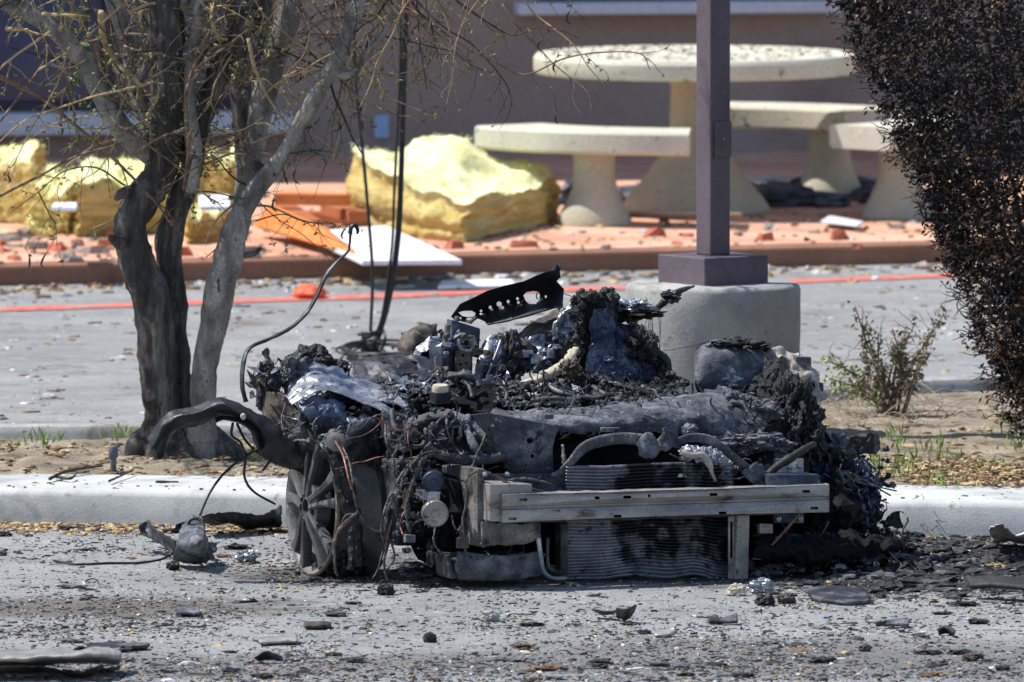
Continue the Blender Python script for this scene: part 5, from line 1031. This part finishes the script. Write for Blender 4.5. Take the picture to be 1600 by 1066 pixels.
for rows, mat in (([[(1296, 770, .42), (1320, 780, .4), (1345, 800, .4)], [(1310, 790, .38), (1335, 805, .37), (1365, 820, .38)]], 'bluesteel'), ([[(1366, 756, .5), (1385, 752, .5), (1402, 756, .5)], [(1368, 764, .5), (1386, 763, .5), (1398, 766, .5)]], 'slag'), ([[(1380, 812, .5), (1394, 798, .5), (1410, 806, .5)], [(1384, 824, .48), (1398, 822, .47), (1412, 820, .48)]], 'char'), ([[(1286, 745, .42), (1310, 730, .4), (1330, 740, .4)], [(1290, 765, .38), (1316, 760, .37), (1340, 766, .38)]], 'slag')):
    sheet('corner_shreds', rows, mat, .003, 30, 16, .014, 26, .7, True, None, .03)
sheet('crushed_undertray', [[(1190, 838, .1), (1260, 832, .12), (1340, 834, .16), (1400, 842, .2), (1422, 856, .24)], [(1180, 860, .0), (1260, 866, 0), (1340, 862, .05), (1400, 858, .1), (1420, 862, .16)], [(1200, 890, .1), (1260, 896, .12), (1340, 894, .14), (1390, 880, .18), (1410, 870, .22)]], 'dark', .006, 90, 40, .018, 18, .7, True, None, .04)  # black tone stands for the shaded void below the corner
pipe('thin_wire', [(1374, 712, .5), (1373, 740, .5), (1368, 758, .5)], 1, 'wire', 5)
for i in range(14):
    x, y = rnd.uniform(1290, 1370), rnd.uniform(730, 830); pipe('thin_wire', [(x, y, .36), (x + rnd.uniform(-20, 30), y + rnd.uniform(-20, 14), .34), (x + rnd.uniform(-30, 50), y + rnd.uniform(-10, 24), .36)], rnd.uniform(.7, 1.4), 'wire', 5)
# --- loose char all over the engine bay
g = MB()
def rub(n, x0, x1, yf, dv0, dv1, s0, s1, mats):
    for i in range(n):
        x = rnd.uniform(x0, x1); t = rnd.random(); y = yf(x, t); c = K(x, y, dv0 + (dv1 - dv0) * (1 - t)); k = rnd.random(); mi = rnd.choice(mats)
        if k < .45: g.lump(c, (rnd.uniform(s0, s1), rnd.uniform(s0, s1), rnd.uniform(s0, s1) * .7), .6, 2.2, 2, mi)
        elif k < .75: g.shard(c, rnd.uniform(s0, s1) * 1.1, .7, mi)
        else:
            S = [c]; d = rv()
            for _ in range(4): d = (d + rv() * .7).normalized(); S.append(S[-1] + d * rnd.uniform(.008, .03))
            g.tube(S, rnd.uniform(.0015, .004), 5, 12, .3, 40, mi)
rub(420, 775, 1070, lambda x, t: 592 + 44 * t, .5, .85, .006, .02, (0, 0, 0, 1, 2))
rub(200, 1060, 1240, lambda x, t: 610 + 90 * t + (x - 1060) * .1, .28, .7, .006, .018, (0, 0, 1, 2, 2))
rub(160, 600, 780, lambda x, t: 580 + 45 * t + (x - 600) * .06, .6, 1.0, .005, .016, (0, 1, 2, 3))
rub(110, 620, 770, lambda x, t: 650 + 190 * t, .3, .45, .004, .012, (0, 1, 1, 2))
rub(160, 1270, 1390, lambda x, t: 690 + 150 * t, .36, .6, .006, .018, (0, 0, 1, 4))
rub(120, 440, 600, lambda x, t: 600 + 90 * t, .65, .95, .004, .012, (1, 2, 3))
rub(70, 1060, 1200, lambda x, t: 700 + 48 * t, .14, .25, .005, .014, (0, 1, 2))
rub(260, 1180, 1420, lambda x, t: 832 + 66 * t, .0, .2, .005, .016, (0, 0, 0, 1, 2, 4))
rub(220, 790, 1200, lambda x, t: 622 + 44 * t, .3, .5, .003, .009, (1, 2, 2, 0))
rub(90, 700, 850, lambda x, t: 866 + 8 * t, .08, .16, .003, .008, (1, 2, 0))
g.rough(.002, 80, 1); stuff(obj('charred_debris', g, [M['char'], M['burnt'], M['slag'], M['alu'], M['bluesteel']], CAR))
for P, r in (([(850, 600, .7), (880, 615, .6), (920, 622, .55), (960, 616, .55)], 4), ([(900, 590, .8), (935, 612, .66), (975, 632, .56), (985, 640, .5)], 6), ([(776, 612, .6), (784, 606, .56), (792, 616, .54), (788, 628, .52), (780, 626, .52), (777, 614, .55)], 2.6), ([(725, 596, .66), (733, 604, .6), (738, 622, .56)], 3.5), ([(700, 590, .7), (720, 586, .66), (742, 592, .64), (750, 604, .62)], 5), ([(960, 600, .7), (1000, 612, .64), (1040, 622, .6)], 5), ([(830, 626, .52), (870, 622, .5), (905, 630, .48)], 3)):
    pipe('burnt_hose', P, r, 'burnt', 8, .4, 30)
for x, y, rx, ry, m in ((720, 596, 20, 16, 'burnt'), (862, 612, 22, 12, 'char'), (930, 600, 24, 14, 'char'), (1000, 628, 26, 10, 'char'), (760, 630, 26, 8, 'burnt'), (890, 575, 16, 14, 'rust')): blob('burnt_lump', x, y, .75, rx, ry, .06, m, .5, 2.4, 5)
# ------------------------------------------------------------------ loose scrap round the wreck
def gsheet(g, rows, nu=30, nv_=12, amp=.004, freq=25, mi=0, crinkle=0):   # rows of (x, y, height): laid over the asphalt
    rs = [crom([gr(x, y, max(z, .003)) for x, y, z in r], nu) for r in rows]; cols = [crom([r[j] for r in rs], nv_) for j in range(nu)]
    G = [[cols[j][i] for j in range(nu)] for i in range(nv_)]
    if crinkle: G = [[p + V((abs(noise.noise(p * 20)) - .2, abs(noise.noise(p * 20 + V((5, 1, 2)))) - .2, abs(noise.noise(p * 20 + V((1, 7, 2)))))) * crinkle for p in r] for r in G]
    k = MB(); k.grid(G); k.rough(amp, freq, 3); g.add(k.v, k.f, mi)
def scrap(name, rows, mat, label, cat, th=.004, group=None, **kw):
    g = MB(); gsheet(g, rows, **kw); x, y, z = rows[-1][0]
    return tag(obj(name, g, M[mat], loc=gr(*rows[-1][len(rows[-1]) // 2][:2]), smooth=True, solid=th, fixn=False), label, cat, group)
SCP = thing('twisted_scrap', gr(295, 878), 'twisted grey metal scrap with ring clamp and long thin cable left of the wheel', 'metal scrap')
def part(name, rows, mat, P, th=.004, **kw): g = MB(); gsheet(g, rows, **kw); return obj(name, g, M[mat], P, smooth=True, solid=th, fixn=False)
part('plate', [[(216, 822, .10), (232, 812, .11), (238, 824, .10), (252, 832, .09), (276, 846, .08)], [(220, 832, .07), (240, 836, .07), (258, 846, .06), (276, 862, .03)], [(226, 836, .05), (244, 846, .05), (262, 860, .03), (274, 874, .004)]], 'burnt', SCP, amp=.006)
part('bent_sleeve', [[(286, 820, .14), (300, 812, .15), (316, 818, .14), (320, 832, .12)], [(276, 850, .09), (292, 848, .1), (312, 850, .1), (326, 852, .08)], [(270, 878, .01), (290, 880, .008), (316, 880, .008), (336, 872, .01)]], 'ashmetal', SCP, amp=.006)
part('black_flap', [[(308, 838, .09), (324, 846, .07), (340, 850, .06)], [(306, 866, .03), (322, 872, .02), (338, 862, .04)]], 'blackpl', SCP, amp=.008)
part('black_flap', [[(276, 818, .12), (294, 812, .13), (304, 806, .15)], [(272, 830, .09), (290, 828, .1), (300, 822, .12)]], 'char', SCP, amp=.006)
g = MB(); c = gr(305, 824, .13); g.tube([c + V((.028 * math.cos(t), .012 * math.sin(t), .03 * math.sin(t) * 1.0)) for t in [i * math.pi * 2 / 14 for i in range(15)]], .007, 8, 50); obj('ring_clamp', g, M['burnt'], SCP, smooth=True)
g = MB(); g.lump(gr(308, 832, .11), (.02, .012, .018), .3, 2, 3); obj('clamp_core', g, M['cream'], SCP, smooth=True)
g = MB(); g.tube([gr(304, 812, .15), gr(296, 830, .09), gr(284, 850, .05), gr(262, 870, .02), gr(225, 879, .006), gr(170, 880, .005), (gr(120, 882, .006)), gr(84, 876, .008)], 2 * PXM, 6, 90, .2, 40); obj('cable', g, M['blackpl'], SCP, smooth=True)
g = MB(); g.lump(gr(270, 884, .015), (.022, .03, .016), .5, 2.4, 3); tag(obj('charred_lump', g, M['char'], loc=gr(270, 886)), 'small black lump lying in front of the twisted scrap', 'scrap')
scrap('charred_strip', [[(316, 806, .08), (350, 800, .09), (380, 802, .08), (410, 804, .07), (440, 790, .09)], [(318, 816, .05), (352, 812, .06), (384, 818, .04), (412, 812, .05), (440, 806, .06)], [(330, 820, .03), (360, 818, .03), (386, 826, .01), (420, 824, .01), (440, 822, .02)]], 'char', 'flattened charred strip lying against the kerb between the scrap and the wheel', 'scrap', amp=.008, nu=60)
BLS = thing('curled_scrap', gr(80, 1052), 'long grey curled metal sheet with a rusty brown strip at the bottom left', 'metal scrap')
part('sheet', [[(-30, 1018, .05), (40, 1016, .06), (110, 1014, .07), (150, 1013, .08), (188, 1013, .07)], [(-30, 1030, .07), (40, 1028, .075), (110, 1024, .085), (150, 1024, .08), (188, 1026, .06)], [(-30, 1048, .02), (30, 1042, .03), (100, 1036, .03), (150, 1036, .03), (187, 1038, .02)]], 'bumper', BLS, amp=.006, nu=60, freq=12)
part('rusty_strip', [[(-30, 1046, .04), (30, 1040, .05), (70, 1042, .04), (110, 1050, .02), (135, 1048, .03), (160, 1036, .07)], [(-30, 1054, .01), (30, 1050, .02), (70, 1050, .015), (112, 1056, .004), (140, 1056, .006), (162, 1044, .04)]], 'rust', BLS, amp=.004, nu=60)
part('torn_edge', [[(116, 1014, .085), (124, 1010, .09), (138, 1014, .08)], [(114, 1024, .06), (126, 1022, .06), (140, 1024, .06)]], 'burnt', BLS, amp=.004)
scrap('charred_board', [[(136, 1008, .012), (180, 1006, .014), (234, 1008, .012)], [(134, 1013, .01), (184, 1013, .012), (230, 1012, .01)]], 'burnt', 'narrow charred board lying behind the curled sheet at the bottom left', 'scrap', th=.012)
for rows, mat, lab, th in (
    ([[(276, 952, .02), (294, 949, .02), (312, 949, .02)], [(280, 959, .012), (296, 959, .012), (312, 959, .012)]], 'ashmetal', 'small flat grey plate on the brown stain left of centre', .008),
    ([[(404, 998, .012), (436, 993, .02), (464, 991, .024)], [(406, 1006, .01), (438, 1004, .01), (466, 1003, .012)]], 'bumper', 'thin tilted grey strip lying below the wheel', .006),
    ([[(398, 1028, .02), (416, 1018, .04), (440, 1026, .02)], [(402, 1032, .006), (420, 1031, .01), (442, 1033, .006)]], 'burnt', 'small folded grey flap lying at the lower left of centre', .005),
    ([[(474, 974, .014), (500, 972, .016), (518, 974, .012)], [(476, 980, .01), (500, 979, .012), (516, 979, .01)]], 'rust', 'short brown slat lying below the front wheel', .01),
    ([[(508, 957, .01), (526, 955, .012), (541, 957, .01)], [(508, 960, .008), (526, 960, .01), (541, 960, .008)]], 'burnt', 'thin dark sliver lying between the wheel and the lower edge', .006),
    ([[(924, 951, .035), (945, 955, .03), (962, 954, .035)], [(930, 956, .02), (946, 960, .012), (960, 958, .02)]], 'burnt', 'curled dark flake standing up on the asphalt in front of the radiator', .005),
    ([[(962, 950, .05), (980, 952, .05), (994, 945, .06)], [(964, 964, .01), (978, 968, .006), (990, 958, .03)]], 'char', 'larger upturned black flake beside the curled flake before the radiator', .006),
    ([[(1262, 922, .02), (1300, 918, .022), (1350, 922, .02)], [(1266, 932, .014), (1310, 934, .016), (1360, 936, .012)], [(1284, 940, .006), (1320, 944, .006), (1356, 942, .006)]], 'burnt', 'flat dark slab lying in front of the crushed right corner', .014),
    ([[(1512, 906, .06), (1550, 902, .07), (1620, 910, .06)], [(1516, 918, .04), (1560, 916, .05), (1620, 922, .05)]], 'char', 'raised black board near the right edge in front of the kerb', .016),
    ([[(1368, 973, .02), (1398, 968, .025), (1420, 969, .02)], [(1370, 978, .008), (1396, 977, .01), (1420, 977, .01)]], 'ashmetal', 'grey flat fragment lying in front of the flat dark slab', .008),
    ([[(1465, 985, .02), (1478, 979, .03), (1492, 988, .02)], [(1466, 989, .008), (1480, 989, .008), (1492, 990, .008)]], 'char', 'black wedge-shaped fragment at the lower right', .012),
    ([[(1014, 1036, .02), (1046, 1036, .022), (1078, 1038, .014)], [(1018, 1040, .008), (1048, 1042, .01), (1076, 1043, .008)]], 'ashmetal', 'long grey fragment at the bottom right of centre', .008),
    ([[(1105, 964, .02), (1130, 966, .02), (1152, 960, .03)], [(1108, 972, .01), (1130, 972, .01), (1153, 972, .012)]], 'burnt', 'dark split fragment lying right of the upturned flakes', .012),
    ([[(1022, 986, .012), (1040, 984, .02), (1056, 978, .035)], [(1024, 994, .006), (1042, 993, .008), (1058, 990, .01)]], 'bumper', 'pale grey fragment with a pointed end below the radiator', .008)):
    scrap('scrap_fragment', rows, mat, lab, 'scrap', th, None, nu=16, nv_=8, amp=.003, freq=40)
def rock(x, y, r, mat, lab, cat='scrap', fl=.7, sub=4, amp=.4):
    g = MB(); c = gr(x, y); q = r * PXM; g.lump(c + V((0, 0, q * fl * .7)), (q, q * .8, q * fl), amp, 2.2, sub); tag(obj('charred_lump' if cat == 'scrap' else 'stone', g, M[mat], loc=c), lab, cat)
rock(766, 971, 14, 'concrete', 'pale rounded stone lying on rusty crumbs below the bumper', 'stone')
rock(604, 930, 13, 'char', 'square-ish black lump lying right of the wheel under the hanging wires', fl=.8)
rock(672, 1004, 10, 'char', 'black lump lying in the open asphalt below the pulleys', fl=.9)
rock(1152, 931, 15, 'foam', 'tan crumpled lump lying at the foot of the cream radiator bracket')
rock(1190, 926, 18, 'alu', 'shiny crumpled metal lump beside the tan lump')
rock(1196, 946, 15, 'char', 'dark lump lying in front of the shiny crumpled lump')
rock(1228, 943, 14, 'rust', 'brown curved piece lying right of the dark lump')
rock(714, 911, 13, 'ashmetal', 'grey lump lying at the left end of the subframe')
rock(385, 878, 16, 'alu', 'small shiny melted lump lying between the scrap and the wheel')
rock(1352, 1018, 9, 'rust', 'red-brown lump lying at the lower right of the open asphalt')
rock(1522, 1030, 14, 'rust', 'tan-brown chunk lying near the bottom right corner', fl=.4)
rock(1400, 868, 20, 'char', 'black lump lying right of the crushed undertray')
rock(1440, 885, 16, 'burnt', 'dark grey lump lying beyond the undertray near the kerb', fl=.5)
FB = gr(1580, 845)
g = MB(); gsheet(g, [[(1546, 826, .10), (1562, 818, .13), (1574, 826, .11), (1588, 834, .08), (1612, 826, .1), (1640, 826, .1)], [(1548, 836, .06), (1566, 830, .09), (1576, 838, .06), (1592, 838, .07), (1612, 832, .08), (1640, 834, .08)], [(1550, 842, .01), (1564, 846, .01), (1578, 846, .01), (1596, 848, .01), (1614, 848, .01), (1640, 848, .01)]], 50, 16, .008, 18)
M['cloth'] = pmat('dirty_white_cloth', [lin(120, 112, 108), lin(190, 186, 182), lin(220, 218, 216)], 7, .9, 0, .4, 40)
tag(obj('crumpled_cloth', g, M['cloth'], loc=FB, smooth=True, solid=.004, fixn=False), 'crumpled dirty white cloth lying against the kerb at the right edge', 'cloth')
DW = gr(1450, 834); g = MB()
for i in range(26):
    S = [DW + V((rnd.gauss(0, .03), rnd.gauss(0, .02), .01))]; d = V((rnd.uniform(-1, 1), rnd.uniform(-.3, .2), rnd.uniform(.1, 1)))
    for k in range(5): d = (d + rv() * .5).normalized(); S.append(S[-1] + d * rnd.uniform(.015, .035))
    g.tube(S, [.0022, .001], 4, 14)
tag(obj('dry_weed', g, M['twigd'], loc=DW, smooth=True, fixn=False), 'dark dry weed stems growing at the kerb foot right of the wreck', 'weed')
# ------------------------------------------------------------------ chips, grit and leaves on the asphalt
M['chipk'] = pmat('char_chip', [lin(16, 16, 18), lin(44, 43, 46)], 40, .75, 0, .3, grain=.3); M['chipg'] = pmat('grey_chip', [lin(80, 82, 86), lin(126, 128, 132)], 40, .8, 0, .3)
M['chipt'] = pmat('tan_chip', [lin(150, 128, 92), lin(190, 168, 124)], 40, .9, 0, .3); M['chipb'] = pmat('brown_chip', [lin(84, 62, 46), lin(120, 92, 68)], 40, .9, 0, .3); M['chipw'] = pmat('pale_chip', [lin(176, 178, 180), lin(206, 206, 206)], 40, .8, 0, .3)
def dens(x, y):
    n = fbm(V((x * .006, y * .026, 2.2)), 4); d = .16 + max(0, n) * .9
    d += .95 * math.exp(-((y - 1052) / 24) ** 2) * (.5 + .5 * (fbm(V((x * .004, 7, 0)), 2) + .4))
    d += .6 * math.exp(-((x - 200) / 170) ** 2 - ((y - 955) / 22) ** 2) + .5 * math.exp(-((x - 120) / 200) ** 2 - ((y - 985) / 16) ** 2)
    d += .5 * math.exp(-((x - 1080) / 200) ** 2 - ((y - 1000) / 30) ** 2) + 1.0 * math.exp(-((y - 908) / 10) ** 2) * (420 < x < 720) + .9 * math.exp(-((x - 430) / 80) ** 2 - ((y - 885) / 18) ** 2)
    if x > 1180: d += 1.1 * math.exp(-((y - 895) / 42) ** 2)
    if y < 850 and x < 1250: d += .5 * math.exp(-((y - 826) / 10) ** 2)
    return d
def spot():
    while 1:
        x, y = rnd.uniform(-30, 1630), rnd.uniform(822, 1085)
        if (gr(x, y) - KL).dot(kn) > -.02: continue
        if rnd.random() < dens(x, y): return x, y
def chipmat(x, y): 
    k = rnd.random()
    if x > 1150 and y < 950: return 0 if k < .72 else 1 if k < .87 else rnd.choice((2, 3, 4))
    return 0 if k < .58 else 1 if k < .82 else 2 if k < .87 else 3 if k < .96 else 4
CM = [M['chipk'], M['chipg'], M['chipt'], M['chipb'], M['chipw']]
g = MB()
for i in range(30000):
    x, y = spot(); c = gr(x, y); g.shard(c, .0018 + .0062 * rnd.random() ** 2.2, rnd.uniform(.25, .6), chipmat(x, y))
for i in range(3200):                                  # pale and dark aggregate standing out of the asphalt
    x, y = rnd.uniform(-30, 1630), rnd.uniform(825, 1085)
    if (gr(x, y) - KL).dot(kn) > -.02: continue
    g.shard(gr(x, y), rnd.uniform(.0015, .004), .6, rnd.choice((1, 1, 4, 4, 0)))
tag(obj('charred_grit', g, CM, loc=gr(800, 950), fixn=False), 'fine charred grit and chips strewn over the near asphalt', 'grit', kind='stuff')
g = MB()
for i in range(2400):
    x, y = spot(); c = gr(x, y); r_ = rnd.random()
    if r_ < .6: g.shard(c, rnd.uniform(.006, .015), rnd.uniform(.15, .4), chipmat(x, y))
    else:
        a = rnd.uniform(0, 3.14); l = rnd.uniform(.015, .05); d = V((math.cos(a), math.sin(a) * .8, 0)); g.tube([c + V((0, 0, .003)), c + d * l * .5 + V((0, 0, rnd.uniform(.003, .012))), c + d * l + V((0, 0, .003))], [rnd.uniform(.001, .003), .001], 5, 7, .3, 60, chipmat(x, y))
tag(obj('charred_chips', g, CM, loc=gr(800, 950), fixn=False), 'small charred chips and splinters strewn over the near asphalt', 'chips', kind='stuff')
for i in range(230):
    x, y = spot(); c = gr(x, y); g = MB(); k = rnd.random(); r_ = rnd.uniform(.011, .027) * (1.2 if y > 1000 else 1)
    if k < .6: g.shard(c, r_, rnd.uniform(.12, .35))
    else: g.lump(c + V((0, 0, r_ * .3)), (r_ * rnd.uniform(.9, 1.8), r_ * .8, r_ * rnd.uniform(.2, .42)), .7, 2.4, 3)
    g.rough(r_ * .12, 60, 2); m = chipmat(x, y)
    tag(obj('charred_fragment', g, CM[m], loc=c, fixn=False), 'small burnt fragment among the litter strewn on the near asphalt', 'fragment', 'burnt fragments on the near asphalt')
g = MB()
for i in range(1100):                                  # ash heap spilled at the right of the wreck
    x = rnd.gauss(1420, 100); y = rnd.gauss(886, 26)
    if (gr(x, y) - KL).dot(kn) > -.03 or x < 1150 or y > 938: continue
    r_ = .005 + .022 * rnd.random() ** 2
    if rnd.random() < .45: g.shard(gr(x, y), r_, rnd.uniform(.2, .6), rnd.choice((0, 0, 0, 1, 2))); continue
    g.lump(gr(x, y) + V((0, 0, r_ * .2)), (r_ * 1.5, r_, r_ * rnd.uniform(.3, .7)), .8, 2.4, 2, rnd.choice((0, 0, 0, 0, 1, 2)))
tag(obj('ash_heap', g, [M['char'], M['clinker'], M['slag']], loc=gr(1420, 890)), 'low black heap of ash and char spread right of the wreck towards the kerb', 'ash', kind='stuff')
g = MB()
for i in range(1500):                                  # dead leaves blown against the kerb
    x = rnd.choice((rnd.uniform(-30, 480), rnd.uniform(-30, 1630), rnd.gauss(190, 40), rnd.gauss(60, 40), rnd.gauss(370, 40))); yb = 816 + x * .0144
    p = gr(x, yb + abs(rnd.gauss(0, 7)) + 1); g.shard(p, rnd.uniform(.004, .014), .4, rnd.choice((0, 1, 1, 2)))
tag(obj('leaf_litter', g, [M['lit1'], M['lit2'], M['lit3']], loc=gr(300, 830), fixn=False), 'tan and brown dead leaves blown against the kerb foot', 'leaf litter', kind='stuff')
g = MB()
for i in range(2600):                                  # specks on the far road
    x, y = rnd.uniform(-30, 1630), 445 + 235 * rnd.random()
    if fbm(V((x * .01, y * .04, 5)), 3) < -.05: continue
    g.shard(gr(x, y), .006 + .016 * rnd.random() ** 2.5, .3, rnd.choice((0, 1, 1, 2, 3, 3, 4)))
for i in range(500):
    x = rnd.uniform(-30, 1630); y = 449 - x * .0243 + abs(rnd.gauss(0, 8)); g.shard(gr(x, y), rnd.uniform(.008, .03), .4, rnd.choice((1, 2, 3, 3, 4)))
tag(obj('road_grit', g, CM, loc=gr(800, 560), fixn=False), 'chips and dirt specks strewn over the far road', 'grit', kind='stuff')
g = MB()
for i in range(900):
    x, y = rnd.uniform(-30, 1500), rnd.uniform(330, 440) - 0; p = gr(x, y - x * .02, PZ + .002)
    if (p - EL).dot(en) < .03: continue
    g.shard(p, rnd.uniform(.005, .022), .4, rnd.choice((0, 1, 2, 3, 3, 4)))
for i in range(260):
    a = rnd.uniform(0, 6.28); r_ = .68 * math.sqrt(rnd.random()); p = TC + V((math.cos(a) * r_, math.sin(a) * r_, .7125)); g.shard(p, rnd.uniform(.004, .012), .4, rnd.choice((0, 3, 3, 1)))
tag(obj('pavement_grit', g, CM, loc=gr(700, 400, PZ), fixn=False), 'dark crumbs strewn over the salmon pavement and the stone table top', 'grit', kind='stuff')
g = MB()
for i in range(260):
    x = rnd.uniform(-30, 1630); t = rnd.random(); p = KL + ke * ((gr(x, 760, .12) - KL).dot(ke)) + kn * (.06 + .55 * t); p.z = .121
    g.shard(p, rnd.uniform(.003, .009), .5, rnd.choice((0, 0, 3, 3, 2)))
tag(obj('kerb_crumbs', g, CM, loc=KL + ke * 4, fixn=False), 'dark crumbs strewn over the top of the near kerb', 'crumbs', kind='stuff')
